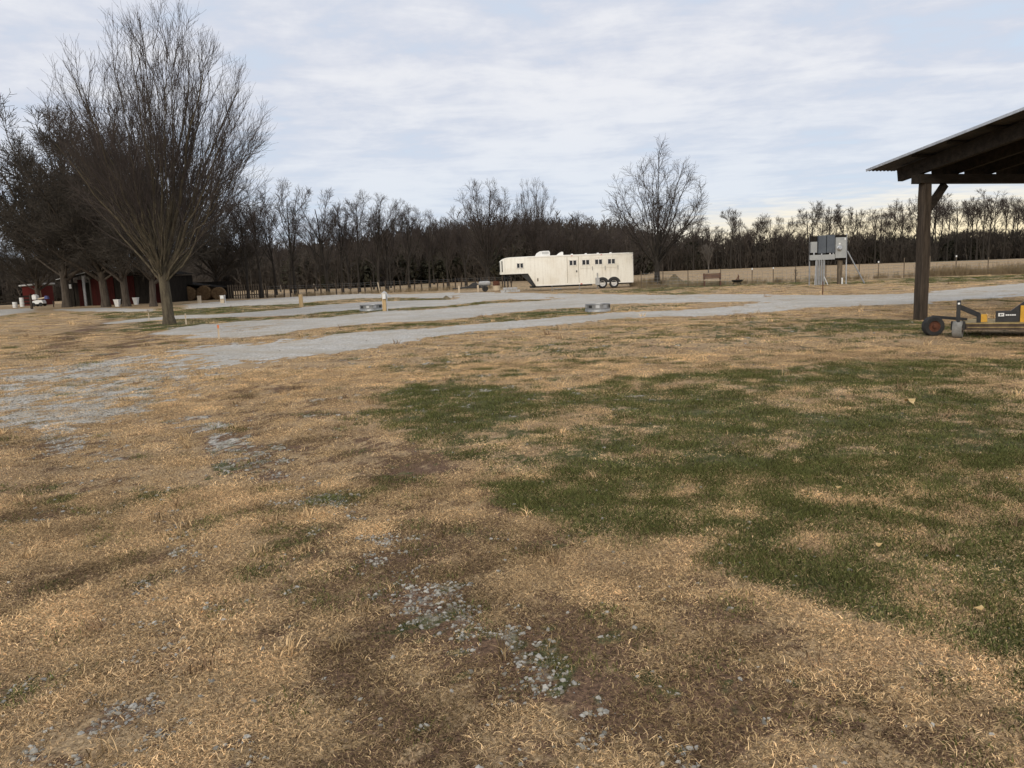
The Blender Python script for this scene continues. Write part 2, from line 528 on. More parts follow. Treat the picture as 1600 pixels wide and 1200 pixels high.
M = {}
M['bark'] = simple('bark', (0.050, 0.041, 0.033), (0.115, 0.095, 0.076), 2.2, 0.95, bump=0.6, stretch=(3, 3, 0.6), dist=0.03, spec=0.1)
M['bark_hero'] = simple('bark_mossy', (0.055, 0.045, 0.034), (0.14, 0.118, 0.080), 2.2, 0.95, bump=0.7, stretch=(4, 4, 0.7), dist=0.03, spec=0.1)
M['bark_far'] = simple('bark_dark', (0.024, 0.021, 0.018), (0.052, 0.045, 0.038), 2.2, 0.95, bump=0, stretch=(3, 3, 0.6), spec=0.1)
M['twig'] = simple('twig', (0.050, 0.042, 0.038), (0.090, 0.074, 0.066), 1.0, 0.95, bump=0, spec=0.1)
M['twig_pale'] = simple('twig_pale', (0.11, 0.098, 0.086), (0.155, 0.138, 0.12), 1.0, 0.95, bump=0, spec=0.1)
M['twig_dark'] = simple('twig_dark', (0.045, 0.040, 0.034), (0.080, 0.068, 0.055), 1.0, 0.95, bump=0, spec=0.1)
M['brush'] = simple('brush', (0.055, 0.047, 0.040), (0.110, 0.092, 0.076), 0.4, 0.95, bump=0, spec=0.05)
M['evergreen'] = simple('evergreen', (0.030, 0.030, 0.020), (0.052, 0.047, 0.032), 0.5, 0.9, bump=0, spec=0.1)
M['weed'] = simple('dry_weed', (0.20, 0.15, 0.09), (0.36, 0.28, 0.17), 0.8, 0.95, bump=0, spec=0.1)
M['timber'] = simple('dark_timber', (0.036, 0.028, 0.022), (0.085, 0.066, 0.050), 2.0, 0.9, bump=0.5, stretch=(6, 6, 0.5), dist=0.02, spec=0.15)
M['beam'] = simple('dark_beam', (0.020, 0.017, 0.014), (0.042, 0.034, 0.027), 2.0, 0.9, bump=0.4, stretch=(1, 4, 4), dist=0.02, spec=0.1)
M['fresh_wood'] = simple('fresh_wood', (0.40, 0.27, 0.13), (0.56, 0.41, 0.22), 2.5, 0.85, bump=0.3, stretch=(8, 8, 0.8))
M['pale_wood'] = simple('pale_wood', (0.42, 0.34, 0.24), (0.60, 0.50, 0.37), 2.5, 0.9, bump=0.3, stretch=(8, 8, 0.8))
M['old_wood'] = simple('old_wood', (0.085, 0.068, 0.05), (0.19, 0.15, 0.11), 2.5, 0.95, bump=0.4, stretch=(8, 8, 0.8), spec=0.1)
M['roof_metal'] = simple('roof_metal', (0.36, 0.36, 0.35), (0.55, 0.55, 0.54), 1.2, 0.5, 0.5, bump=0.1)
M['tin_back'] = simple('shaded_tin', (0.028, 0.025, 0.023), (0.058, 0.049, 0.042), 2.0, 0.85, 0.0, bump=0.1)  # sheet underside, shade below the roof put into its dark colour
M['galv'] = simple('galvanised', (0.48, 0.49, 0.50), (0.66, 0.67, 0.68), 6.0, 0.38, 0.85, bump=0.1)
M['galv_dull'] = simple('galvanised_dull', (0.22, 0.225, 0.23), (0.36, 0.365, 0.37), 5.0, 0.5, 0.5, bump=0.1)
M['grey_box'] = simple('grey_enamel', (0.29, 0.30, 0.30), (0.36, 0.37, 0.36), 3.0, 0.5, bump=0.05)
M['slate_box'] = simple('slate_enamel', (0.065, 0.075, 0.09), (0.10, 0.115, 0.13), 3.0, 0.45, bump=0.05)
M['conduit'] = simple('conduit_plastic', (0.22, 0.225, 0.23), (0.32, 0.325, 0.33), 4.0, 0.5, bump=0.05)
M['white'] = simple('white_plastic', (0.66, 0.66, 0.64), (0.80, 0.80, 0.78), 3.0, 0.5, bump=0.05)
M['glass'] = simple('dark_glass', (0.012, 0.013, 0.015), (0.022, 0.023, 0.026), 2.0, 0.08, bump=0, spec=0.6)
M['tyre'] = simple('tyre', (0.018, 0.018, 0.018), (0.040, 0.038, 0.036), 6.0, 0.9, bump=0.3)
M['tyre_grey'] = simple('tyre_worn', (0.16, 0.155, 0.14), (0.27, 0.26, 0.24), 8.0, 0.95, bump=0.5)
M['rim'] = simple('rim', (0.55, 0.54, 0.52), (0.72, 0.71, 0.69), 5.0, 0.4, 0.3, bump=0.05)
M['black'] = simple('black_paint', (0.012, 0.012, 0.013), (0.030, 0.029, 0.028), 4.0, 0.5, bump=0.1)
M['yellow'] = simple('yellow_paint', (0.50, 0.26, 0.015), (0.66, 0.37, 0.03), 5.0, 0.45, bump=0.1)
M['deck_top'] = simple('faded_yellow', (0.22, 0.155, 0.06), (0.40, 0.30, 0.13), 6.0, 0.6, bump=0.15)
M['rust'] = simple('rust', (0.055, 0.022, 0.013), (0.14, 0.052, 0.028), 8.0, 0.9, bump=0.4)
M['brown_steel'] = simple('brown_steel', (0.04, 0.027, 0.019), (0.10, 0.068, 0.045), 6.0, 0.8, bump=0.2)
M['barn_red'] = simple('barn_red', (0.026, 0.008, 0.007), (0.052, 0.012, 0.010), 2.0, 0.9, spec=0.08, bump=0.3, stretch=(5, 5, 0.5))
M['shed_red'] = simple('shed_red', (0.075, 0.015, 0.013), (0.115, 0.023, 0.019), 2.0, 0.9, spec=0.1, bump=0.3, stretch=(0.6, 5, 5))
M['dark_board'] = simple('dark_board', (0.014, 0.0125, 0.011), (0.032, 0.027, 0.022), 2.0, 0.95, spec=0.05, bump=0.3, stretch=(5, 5, 0.5))
M['bench'] = simple('bench_wood', (0.075, 0.035, 0.022), (0.14, 0.07, 0.045), 3.0, 0.7, bump=0.2)
M['dirt'] = simple('mound_dirt', (0.10, 0.085, 0.05), (0.22, 0.17, 0.10), 4.0, 0.95, bump=0.8, dist=0.05)
M['hay'] = simple('hay', (0.10, 0.062, 0.034), (0.23, 0.15, 0.08), 5.0, 0.95, bump=0.9, dist=0.05, spec=0.05)
M['red_lens'] = simple('red_lens', (0.45, 0.04, 0.03), (0.6, 0.08, 0.05), 4.0, 0.3, bump=0)
M['orange'] = simple('orange_paint', (0.65, 0.20, 0.08), (0.80, 0.30, 0.14), 4.0, 0.7, bump=0)
M['blue'] = simple('blue_plastic', (0.03, 0.04, 0.14), (0.06, 0.07, 0.22), 4.0, 0.6, bump=0)
M['leaf'] = simple('fallen_leaf', (0.45, 0.30, 0.12), (0.66, 0.50, 0.26), 9.0, 0.8, bump=0.2)
M['concrete'] = simple('concrete', (0.30, 0.30, 0.30), (0.46, 0.46, 0.45), 5.0, 0.9, bump=0.4)
def trailer_skin():
    b = NB('trailer_aluminium')
    v = b.coord((1, 1, 1)); vs = b.coord((3.0, 3.0, 0.22))
    streak = b.ramp(b.noise(vs, 2.0, 6, 0.65), 0.48, 0.74)
    blotch = b.ramp(b.noise(v, 0.7, 5, 0.6), 0.40, 0.70)
    grime = b.ramp(b.noise(v, 9.0, 5, 0.7), 0.45, 0.75)
    c = b.mix(b.math('MULTIPLY', blotch, 0.7), (0.80, 0.765, 0.675), (0.70, 0.64, 0.53))
    c = b.mix(b.math('MULTIPLY', streak, 0.42), c, (0.40, 0.35, 0.26))
    c = b.mix(b.math('MULTIPLY', grime, 0.18), c, (0.30, 0.26, 0.20))
    return b.finish(c, 0.5, 0.0, b.bump(grime, 0.05, 0.01), 0.35)
M['trailer'] = trailer_skin()
M['trailer_trim'] = simple('trailer_trim', (0.70, 0.67, 0.60), (0.84, 0.81, 0.75), 3.0, 0.4, 0.1, bump=0.05)

def ground_material():
    b = NB('ground')
    att = b.n('ShaderNodeAttribute'); att.attribute_name = 'mask'
    sp = b.n('ShaderNodeSeparateColor'); b.l(att.outputs['Color'], sp.inputs[0])
    green, grav, brown = sp.outputs[0], sp.outputs[1], sp.outputs[2]
    w = b.coord((1, 1, 1), 'World')
    nf = b.noise(w, 55.0, 5, 0.7); nm = b.noise(w, 9.0, 5, 0.65); nl = b.noise(w, 1.3, 5, 0.6); nx = b.noise(w, 0.22, 4, 0.6)
    straw = b.mix(b.ramp(nf, 0.35, 0.65), (0.15, 0.105, 0.062), (0.57, 0.415, 0.245))
    straw = b.mix(b.math('MULTIPLY', b.ramp(nm, 0.45, 0.65), 0.5), straw, (0.20, 0.130, 0.080))
    straw = b.mix(b.math('MULTIPLY', b.ramp(nl, 0.42, 0.68), 0.38), straw, (0.56, 0.41, 0.24))
    straw = b.mix(b.math('MULTIPLY', b.ramp(nx, 0.45, 0.7), 0.30), straw, (0.34, 0.225, 0.105))
    bro = b.mix(b.ramp(nf, 0.32, 0.68), (0.060, 0.038, 0.026), (0.25, 0.155, 0.098))
    grn = b.mix(b.ramp(nf, 0.32, 0.68), (0.032, 0.036, 0.015), (0.125, 0.134, 0.055))
    grn = b.mix(b.math('MULTIPLY', b.ramp(nm, 0.42, 0.68), 0.65), grn, (0.22, 0.17, 0.09))
    nbrk = b.math('MULTIPLY', b.math('SUBTRACT', nm, 0.5), 0.7)
    c = b.mix(b.ramp(b.math('ADD', brown, nbrk), 0.15, 0.85), straw, bro)
    c = b.mix(b.ramp(b.math('ADD', green, nbrk), 0.2, 0.75), c, grn)
    vo = b.n('ShaderNodeTexVoronoi', feature='F1'); b.l(w, vo.inputs['Vector']); vo.inputs['Scale'].default_value = 30.0
    vo.inputs['Randomness'].default_value = 0.95
    sc = b.n('ShaderNodeSeparateColor'); b.l(vo.outputs['Color'], sc.inputs[0])
    stone = b.mix(sc.outputs[0], (0.36, 0.352, 0.335), (0.80, 0.775, 0.725))
    stone = b.mix(b.math('MULTIPLY', b.ramp(sc.outputs[1], 0.6, 1.0), 0.5), stone, (0.50, 0.44, 0.34))
    gap = b.ramp(vo.outputs['Distance'], 0.30, 0.75)
    stone = b.mix(b.math('MULTIPLY', gap, 0.40), stone, (0.20, 0.18, 0.15))
    stone = b.mix(b.math('MULTIPLY', b.ramp(nl, 0.42, 0.66), 0.5), stone, (0.42, 0.36, 0.27))
    n5 = b.noise(b.coord((0.35, 1.0, 1), 'World'), 0.55, 5, 0.65)
    stone = b.mix(b.math('MULTIPLY', b.ramp(n5, 0.46, 0.64), 0.55), stone, (0.40, 0.345, 0.265))
    stone = b.mix(b.math('MULTIPLY', b.ramp(nx, 0.50, 0.62), 0.30), stone, (0.33, 0.31, 0.27))
    gfac = b.ramp(b.math('ADD', grav, b.math('MULTIPLY', b.math('SUBTRACT', nm, 0.5), 0.9)), 0.30, 0.62)
    c = b.mix(gfac, c, stone)
    hgtn = b.math('ADD', b.math('MULTIPLY', nf, 0.6), b.math('MULTIPLY', nm, 0.9))
    nor = b.bump(hgtn, 0.8, 0.03)
    hs = b.math('MULTIPLY', b.math('SUBTRACT', 1.0, vo.outputs['Distance']), gfac)
    nor = b.bump(hs, 0.7, 0.02, nor)
    return b.finish(c, 0.95, 0.0, nor, 0.12)
M['ground'] = ground_material()
def blade_material():
    b = NB('grass_blade')
    ti = b.n('ShaderNodeAttribute'); ti.attribute_type = 'INSTANCER'; ti.attribute_name = 'tint'
    bl = b.n('ShaderNodeAttribute'); bl.attribute_name = 'blade'
    k = b.ramp(bl.outputs['Fac'], 0.0, 1.0, 0.30, 1.75)
    cb = b.n('ShaderNodeCombineColor')
    for i in range(3): b.l(k, cb.inputs[i])
    c = b.mix(1.0, ti.outputs['Color'], cb.outputs[0], 'MULTIPLY')
    d = b.n('ShaderNodeBsdfDiffuse'); b.l(c, d.inputs[0])
    t = b.n('ShaderNodeBsdfTranslucent'); b.l(c, t.inputs[0])
    mx = b.n('ShaderNodeMixShader'); mx.inputs[0].default_value = 0.25
    b.l(d.outputs[0], mx.inputs[1]); b.l(t.outputs[0], mx.inputs[2])
    o = b.n('ShaderNodeOutputMaterial'); b.l(mx.outputs[0], o.inputs[0])
    return b.m
M['blade'] = blade_material()
def stone_material():
    b = NB('limestone')
    ti = b.n('ShaderNodeAttribute'); ti.attribute_type = 'INSTANCER'; ti.attribute_name = 'tint'
    n = b.noise(b.coord((1, 1, 1), 'World'), 60.0, 5, 0.65)
    c = b.mix(b.ramp(n, 0.3, 0.7), (0.72, 0.72, 0.71), (1.12, 1.12, 1.10))
    c = b.mix(1.0, ti.outputs['Color'], c, 'MULTIPLY')
    return b.finish(c, 0.9, 0.0, b.bump(n, 0.4, 0.004), 0.2)
M['stone'] = stone_material()

# ------------------------------------------------------------------ ground sheet
def axis_lines(fine_to, fine, growth, far, last):
    a = list(np.arange(0, fine_to, fine)); s = fine
    while a[-1] < far:
        s *= growth; a.append(a[-1] + s)
    while a[-1] < last:
        s *= 1.35; a.append(a[-1] + s)
    return a
xs = axis_lines(2.6, 0.034, 1.0135, 85, 3200)
xs = sorted([-v for v in xs[1:]] + xs)
ys = [1.7 + v for v in axis_lines(1.2, 0.032, 1.0125, 125, 3200)]
ys = [-3000, -800, -200, -60, -20, -8, -4, -2, -0.8, 0.2, 0.9, 1.35] + ys
gx, gy = np.meshgrid(np.array(xs, float), np.array(ys, float))
fx, fy = gx.ravel(), gy.ravel()
grn, grv, brn, lan = ground_masks(fx, fy)
fz = hgt(fx, fy) + lan * 0.02
nx_, ny_ = len(xs), len(ys)
ii = np.arange(ny_ - 1)[:, None] * nx_ + np.arange(nx_ - 1)[None, :]
ii = ii.ravel()
F = np.stack([ii, ii + 1, ii + nx_ + 1, ii + nx_], 1)
gm = mesh_np('ground', np.stack([fx, fy, fz], 1), F, True)
at = gm.color_attributes.new('mask', 'FLOAT_COLOR', 'POINT')
at.data.foreach_set('color', np.stack([grn, np.maximum(lan, grv * (0.36 + 0.50 * sstep(6, 12, np.hypot(fx, fy)))), brn, np.ones_like(grn)], 1).astype(np.float32).ravel())
gobj = link('ground', gm, M['ground'])
gobj['kind'] = 'structure'

# ------------------------------------------------------------------ scattered cover (grass, stones, brush)
def cover_object(name, variants, pts, scl, rot, idx, tint, label, cat):
    """variants scattered on points: uncountable cover, one object"""
    vc = bpy.data.collections.new(name + '_pieces')
    for k, me in enumerate(variants):
        o = bpy.data.objects.new('%s_piece_%02d' % (name, k), me)
        vc.objects.link(o)
    me = bpy.data.meshes.new(name)
    n = len(pts)
    me.vertices.add(n); me.vertices.foreach_set('co', np.asarray(pts, np.float32).ravel())
    a = me.attributes.new('scl', 'FLOAT', 'POINT'); a.data.foreach_set('value', np.asarray(scl, np.float32))
    a = me.attributes.new('rot', 'FLOAT_VECTOR', 'POINT'); a.data.foreach_set('vector', np.asarray(rot, np.float32).ravel())
    a = me.attributes.new('idx', 'INT', 'POINT'); a.data.foreach_set('value', np.asarray(idx, np.int32))
    a = me.attributes.new('tint', 'FLOAT_VECTOR', 'POINT'); a.data.foreach_set('vector', np.asarray(tint, np.float32).ravel())
    ob = link(name, me, None)
    ng = bpy.data.node_groups.new(name + '_scatter', 'GeometryNodeTree')
    ng.interface.new_socket('Geometry', in_out='INPUT', socket_type='NodeSocketGeometry')
    ng.interface.new_socket('Geometry', in_out='OUTPUT', socket_type='NodeSocketGeometry')
    gi = ng.nodes.new('NodeGroupInput'); go = ng.nodes.new('NodeGroupOutput')
    ci = ng.nodes.new('GeometryNodeCollectionInfo')
    ci.inputs['Collection'].default_value = vc
    ci.inputs['Separate Children'].default_value = True
    ci.inputs['Reset Children'].default_value = True
    ip = ng.nodes.new('GeometryNodeInstanceOnPoints')
    ip.inputs['Pick Instance'].default_value = True
    def na(nm, ty):
        q = ng.nodes.new('GeometryNodeInputNamedAttribute'); q.data_type = ty
        q.inputs['Name'].default_value = nm
        return q.outputs['Attribute']
    ng.links.new(gi.outputs[0], ip.inputs['Points'])
    ng.links.new(ci.outputs[0], ip.inputs['Instance'])
    ng.links.new(na('idx', 'INT'), ip.inputs['Instance Index'])
    er = ng.nodes.new('FunctionNodeEulerToRotation')
    ng.links.new(na('rot', 'FLOAT_VECTOR'), er.inputs[0])
    ng.links.new(er.outputs[0], ip.inputs['Rotation'])
    ng.links.new(na('scl', 'FLOAT'), ip.inputs['Scale'])
    ng.links.new(ip.outputs[0], go.inputs[0])
    md = ob.modifiers.new('scatter', 'NODES'); md.node_group = ng
    tag(ob, label, cat, kind='stuff')
    return ob

def blade_clump(rng, n, rad, lmin, lmax, width, tilt0, tilt1, curl):
    V, F, A = [], [], []
    for k in range(n):
        r = rad * math.sqrt(rng.random()); t = rng.uniform(0, 6.283)
        p = np.array([r * math.cos(t), r * math.sin(t), -0.004])
        az = rng.uniform(0, 6.283); ti = rng.uniform(tilt0, tilt1)
        L = rng.uniform(lmin, lmax); w = width * rng.uniform(0.7, 1.3)
        yaw = rng.uniform(0, 6.283)
        side = np.array([math.cos(yaw), math.sin(yaw), 0.0])
        b0 = len(V); q = p.copy()
        az2 = az
        for s in range(3):
            ww = w * (1.0, 0.75, 0.0)[s]
            if s < 2:
                V.append(q - side * ww / 2); V.append(q + side * ww / 2)
            else:
                V.append(q)
            d = np.array([math.sin(ti) * math.cos(az2), math.sin(ti) * math.sin(az2), math.cos(ti)])
            q = q + d * L / 2
            q[2] = max(q[2], 0.004)
            ti = min(ti + curl * rng.uniform(0.3, 1.4), 1.75); az2 += rng.uniform(-0.8, 0.8)
        F += [(b0, b0 + 1, b0 + 3), (b0, b0 + 3, b0 + 2), (b0 + 2, b0 + 3, b0 + 4)]
        A += [rng.random()] * 5
    me = mesh_np('clump', np.array(V), np.array(F))
    a = me.attributes.new('blade', 'FLOAT', 'POINT'); a.data.foreach_set('value', np.array(A, np.float32))
    me.materials.append(M['blade'])
    return me
rng = np.random.default_rng(7)
dry_v = [blade_clump(rng, 120, 0.15, (0.008, 0.008, 0.012, 0.014, 0.018, 0.02)[_], (0.026, 0.032, 0.034, 0.04, 0.045, 0.055)[_], 0.0036, 0.85, 1.52, 0.5) for _ in range(6)]
grn_v = [blade_clump(rng, 95, 0.13, 0.018, 0.048, 0.0040, 0.15, 1.2, 0.5) for _ in range(5)]
tuft_v = [blade_clump(rng, 26, 0.05, 0.05, 0.13, 0.0048, 0.2, 1.0, 0.6) for _ in range(3)]
def fan_points(rng, n, y0, y1, spread=0.80, pad=1.2):
    u = rng.random(n)
    y = np.sqrt(y0 ** 2 + u * (y1 ** 2 - y0 ** 2))
    x = (rng.random(n) * 2 - 1) * (y * spread + pad)
    return x, y
gpts, gscl, grot, gidx, gtint = [], [], [], [], []
for n, y0, y1, sc in ((14000, 1.5, 6, 0.95), (15000, 6, 14, 1.15), (10000, 14, 30, 1.7), (7000, 30, 60, 2.4)):
    x, y = fan_points(rng, n, y0, y1)
    g, v, b, l = ground_masks(x, y)
    z = hgt(x, y)
    far = y0 > 12
    keep = rng.random(n) > np.maximum(l * (0.97 if far else 0.9), v * 0.70)
    keep &= rng.random(n) > b * 0.45
    x, y, z, g, v, b = [q[keep] for q in (x, y, z, g, v, b)]
    m = len(x)
    isg = rng.random(m) < g * 0.80
    patch = (0.5 * fbm(x, y, 2.4, 3, 91) + 0.5 * (0.5 + 2.0 * (fbm(x, y, 0.22, 3, 93) - 0.5)))[:, None]
    dry = (np.array([0.67, 0.48, 0.265]) * (1 - (q_ := (rng.random((m, 1)) < 0.32) * rng.uniform(0.4, 1.0, (m, 1)))) + np.array([0.27, 0.18, 0.110]) * q_) * (0.45 + 1.05 * patch) * rng.uniform(0.75, 1.22, (m, 1))
    dry = dry * (1 - 0.50 * b[:, None])
    dry[:, 2] *= (1 - 0.05 * b)
    gr = np.array([0.104, 0.114, 0.044]) * rng.uniform(0.65, 1.45, (m, 1)) + np.array([0.03, 0.02, 0.0]) * rng.random((m, 1))
    tint = np.where(isg[:, None], gr, dry)
    idx = np.where(isg, rng.integers(6, 11, m), rng.integers(0, 6, m))
    tf = rng.random(m) < 0.008
    idx = np.where(tf & ~isg, rng.integers(11, 14, m), idx)
    gpts.append(np.stack([x, y, z], 1)); gscl.append(sc * rng.uniform(0.75, 1.25, m) * np.where(isg, 0.95, 1.0))
    grot.append(np.stack([np.zeros(m), np.zeros(m), rng.uniform(0, 6.283, m)], 1)); gidx.append(idx); gtint.append(tint)
cover_object('mown_grass', dry_v + grn_v + tuft_v, np.concatenate(gpts), np.concatenate(gscl), np.concatenate(grot),
             np.concatenate(gidx), np.concatenate(gtint), 'patchy mown grass, straw dry and dark green, over the yard', 'grass')

def stone_mesh(rng):
    import bmesh
    bm = bmesh.new()
    bmesh.ops.create_icosphere(bm, subdivisions=1, radius=0.5)
    s = (1.0, rng.uniform(0.6, 0.95), rng.uniform(0.32, 0.6))
    for v in bm.verts:
        k = rng.uniform(0.58, 1.25)
        v.co = Vector((v.co.x * s[0] * k, v.co.y * s[1] * k, v.co.z * s[2] * k))
    me = bpy.data.meshes.new('stone'); bm.to_mesh(me); bm.free()
    me.materials.append(M['stone'])
    return me
stones_v = [stone_mesh(rng) for _ in range(8)]
spts, sscl, srot, stint = [], [], [], []
for n, y0, y1, s0, s1 in ((90000, 1.6, 5.5, 0.007, 0.036), (70000, 5.5, 13, 0.012, 0.044), (30000, 13, 26, 0.03, 0.08)):
    x, y = fan_points(rng, n, y0, y1)
    g, v, b, l = ground_masks(x, y)
    keep = rng.random(n) < np.maximum(v * 0.92, l * 0.9) + 0.007
    x, y = x[keep], y[keep]; m = len(x)
    s = s0 + (s1 - s0) * rng.random(m) ** 2.2
    z = hgt(x, y) + s * 0.04
    spts.append(np.stack([x, y, z], 1)); sscl.append(s)
    srot.append(np.stack([rng.normal(0, 0.3, m), rng.normal(0, 0.3, m), rng.uniform(0, 6.283, m)], 1))
    c = np.array([0.36, 0.35, 0.325]) * rng.uniform(0.45, 1.25, (m, 1)) + np.array([0.03, 0.015, -0.01]) * rng.random((m, 1))
    stint.append(c)
P_ = np.concatenate(spts)
cover_object('loose_gravel', stones_v, P_, np.concatenate(sscl), np.concatenate(srot), rng.integers(0, 8, len(P_)),
             np.concatenate(stint), 'loose grey limestone gravel trodden into the dry grass', 'gravel')

# ------------------------------------------------------------------ trees
def tubes(pts, rad, sides):
    B, n, _ = pts.shape
    tan = np.empty_like(pts)
    tan[:, 1:-1] = pts[:, 2:] - pts[:, :-2]; tan[:, 0] = pts[:, 1] - pts[:, 0]; tan[:, -1] = pts[:, -1] - pts[:, -2]
    tan /= np.linalg.norm(tan, axis=2, keepdims=True) + 1e-9
    ref = np.where(np.abs(tan[..., 2:3]) < 0.9, np.array([0, 0, 1.0]), np.array([1.0, 0, 0]))
    ref = np.broadcast_to(ref[:, :1], tan.shape)
    u = np.cross(tan, ref); u /= np.linalg.norm(u, axis=2, keepdims=True) + 1e-9
    v = np.cross(tan, u)
    ang = np.arange(sides) * 2 * np.pi / sides
    ring = u[:, :, None, :] * np.cos(ang)[None, None, :, None] + v[:, :, None, :] * np.sin(ang)[None, None, :, None]
    V = pts[:, :, None, :] + ring * rad[:, :, None, None]
    base = np.arange(B)[:, None, None] * (n * sides) + np.arange(n - 1)[None, :, None] * sides
    i = np.arange(sides)[None, None, :]; j = (i + 1) % sides
    Fq = np.stack([base + i, base + j, base + sides + j, base + sides + i], -1).reshape(-1, 4)
    return V.reshape(-1, 3), Fq
def branches(rng, par, prad, count, t0, t1, ang, length, ratio, up, wob, npts, env=None, rmin=0.006, tip=0.3, lenfall=0.5, even=False):
    B, n, _ = par.shape
    k = np.tile(np.arange(count), B); p = np.repeat(np.arange(B), count); m = len(p)
    t = t0 + (t1 - t0) * (k + rng.random(m)) / count
    f = t * (n - 1); i0 = np.minimum(f.astype(int), n - 2); w = (f - i0)[:, None]
    pos = par[p, i0] * (1 - w) + par[p, i0 + 1] * w
    tan = par[p, i0 + 1] - par[p, i0]; tan /= np.linalg.norm(tan, axis=1, keepdims=True) + 1e-9
    r0 = prad[p, i0] * (1 - w[:, 0]) + prad[p, i0 + 1] * w[:, 0]
    ref = np.where(np.abs(tan[:, 2:3]) < 0.9, np.array([0, 0, 1.0]), np.array([1.0, 0, 0]))
    u = np.cross(tan, ref); u /= np.linalg.norm(u, axis=1, keepdims=True) + 1e-9
    v = np.cross(tan, u)
    az = k * 2.39996 + rng.uniform(0, 6.283, B)[p] + rng.normal(0, 0.5, m)
    a = np.radians(rng.uniform(ang[0], ang[1], m))
    if even:      # limbs fill the fan evenly, wide ones lowest
        a = np.radians(ang[0] + (ang[1] - ang[0]) * np.sqrt(np.clip(1 - (k + rng.uniform(-.3, 1.3, m)) / count, 0, 1)))
        az = k * 2.39996 + rng.normal(0, 0.15, m)
    d = tan * np.cos(a)[:, None] + (u * np.cos(az)[:, None] + v * np.sin(az)[:, None]) * np.sin(a)[:, None]
    L = rng.uniform(length[0], length[1], m) * (1 - lenfall * (t - t0) / max(t1 - t0, 1e-6))
    if env is not None:
        e0, e1 = env(pos), env(pos + (d + np.array([0, 0, up * 0.5])) * L[:, None])
        s = np.where(e1 > 1, np.clip((1.02 - e0) / np.maximum(e1 - e0, 1e-3), 0.12, 1), 1)
        L = L * s * rng.uniform(0.85, 1.1, m)
    out = np.empty((m, npts, 3)); out[:, 0] = pos
    for q in range(1, npts):
        d = d + np.array([0, 0, up / (npts - 1)]) + rng.normal(0, wob, (m, 3))
        d /= np.linalg.norm(d, axis=1, keepdims=True) + 1e-9
        out[:, q] = out[:, q - 1] + d * (L / (npts - 1))[:, None]
    rs = np.maximum(r0 * ratio * rng.uniform(0.75, 1.1, m), rmin)
    rr = rs[:, None] * np.linspace(1, tip, npts)[None, :]
    return out, np.maximum(rr, rmin * 0.55)
def ellip(cx, cy, cz, rx, rz_up, rz_dn):
    def f(p):
        dz = p[:, 2] - cz
        return np.sqrt(((p[:, 0] - cx) / rx) ** 2 + ((p[:, 1] - cy) / rx) ** 2 + np.where(dz > 0, dz / rz_up, dz / rz_dn) ** 2)
    return f
def pack(parts):
    Vs, Fs, b = [], [], 0
    for V, Fq in parts:
        Vs.append(V); Fs.append(Fq + b); b += len(V)
    return np.concatenate(Vs), np.concatenate(Fs)
def trunk_line(rng, h, r, lean=(0, 0), wob=0.03, npts=7, tip=0.6, flare=1.5):
    z = np.linspace(0, 1, npts)
    pts = np.zeros((1, npts, 3))
    pts[0, :, 2] = z * h - 0.06
    pts[0, :, 0] = lean[0] * z * h + np.cumsum(rng.normal(0, wob, npts)) * z
    pts[0, :, 1] = lean[1] * z * h + np.cumsum(rng.normal(0, wob, npts)) * z
    rr = r * (1 - (1 - tip) * z); rr[0] *= flare
    return pts, rr[None, :]
def fan_limbs(rng, tpts, trad, count, c, rx, up, dn, z0=0.7, el=(-20, 88), ratio=0.36, bow=0.5, wob=0.12, npts=10, tip=0.18, rmin=0.04, inner=0.3):
    """main limbs that sweep from the trunk head out to points spread over the crown"""
    k = np.arange(count)
    s0, s1 = math.sin(R(el[0])), math.sin(R(el[1]))
    se = s0 + (s1 - s0) * (k + rng.random(count)) / count
    az = k * 2.39996 + rng.normal(0, 0.25, count)
    ce = np.sqrt(1 - se ** 2)
    rad = 1 - inner * rng.random(count) ** 2
    tgt = np.stack([c[0] + rx * ce * np.cos(az) * rad, c[1] + rx * ce * np.sin(az) * rad, c[2] + np.where(se > 0, up, dn) * se * rad], 1)
    t = z0 + (1 - z0) * np.clip((se - s0) / (s1 - s0) + rng.uniform(-.25, .25, count), 0, 1)
    n = tpts.shape[1]
    f = np.minimum(t * (n - 1), n - 1.001); i0 = f.astype(int); w = (f - i0)[:, None]
    p0 = tpts[0][i0] * (1 - w) + tpts[0][i0 + 1] * w
    L = np.linalg.norm(tgt - p0, axis=1, keepdims=True)
    d = (tgt - p0) / L
    out = d * np.array([1, 1, 0.0]); ctl = p0 + d * L * 0.5 + out * L * 0.10 * bow + np.array([0, 0, -1.0]) * L * 0.12 * bow * (1 - np.abs(d[:, 2:3]))
    u = np.linspace(0, 1, npts)[None, :, None]
    pts = (1 - u) ** 2 * p0[:, None] + 2 * u * (1 - u) * ctl[:, None] + u ** 2 * tgt[:, None]
    pts[:, 1:] += np.cumsum(rng.normal(0, wob, (count, npts - 1, 3)), axis=1) * 0.6
    r0 = np.maximum(trad[0, -1] * ratio * rng.uniform(0.65, 1.05, count) * np.where(rng.random(count) < 0.16, 1.9, 1.0), rmin)
    rr_ = r0[:, None] * (1 - (1 - tip) * np.linspace(0, 1, npts)[None] ** 0.8)
    return pts, rr_
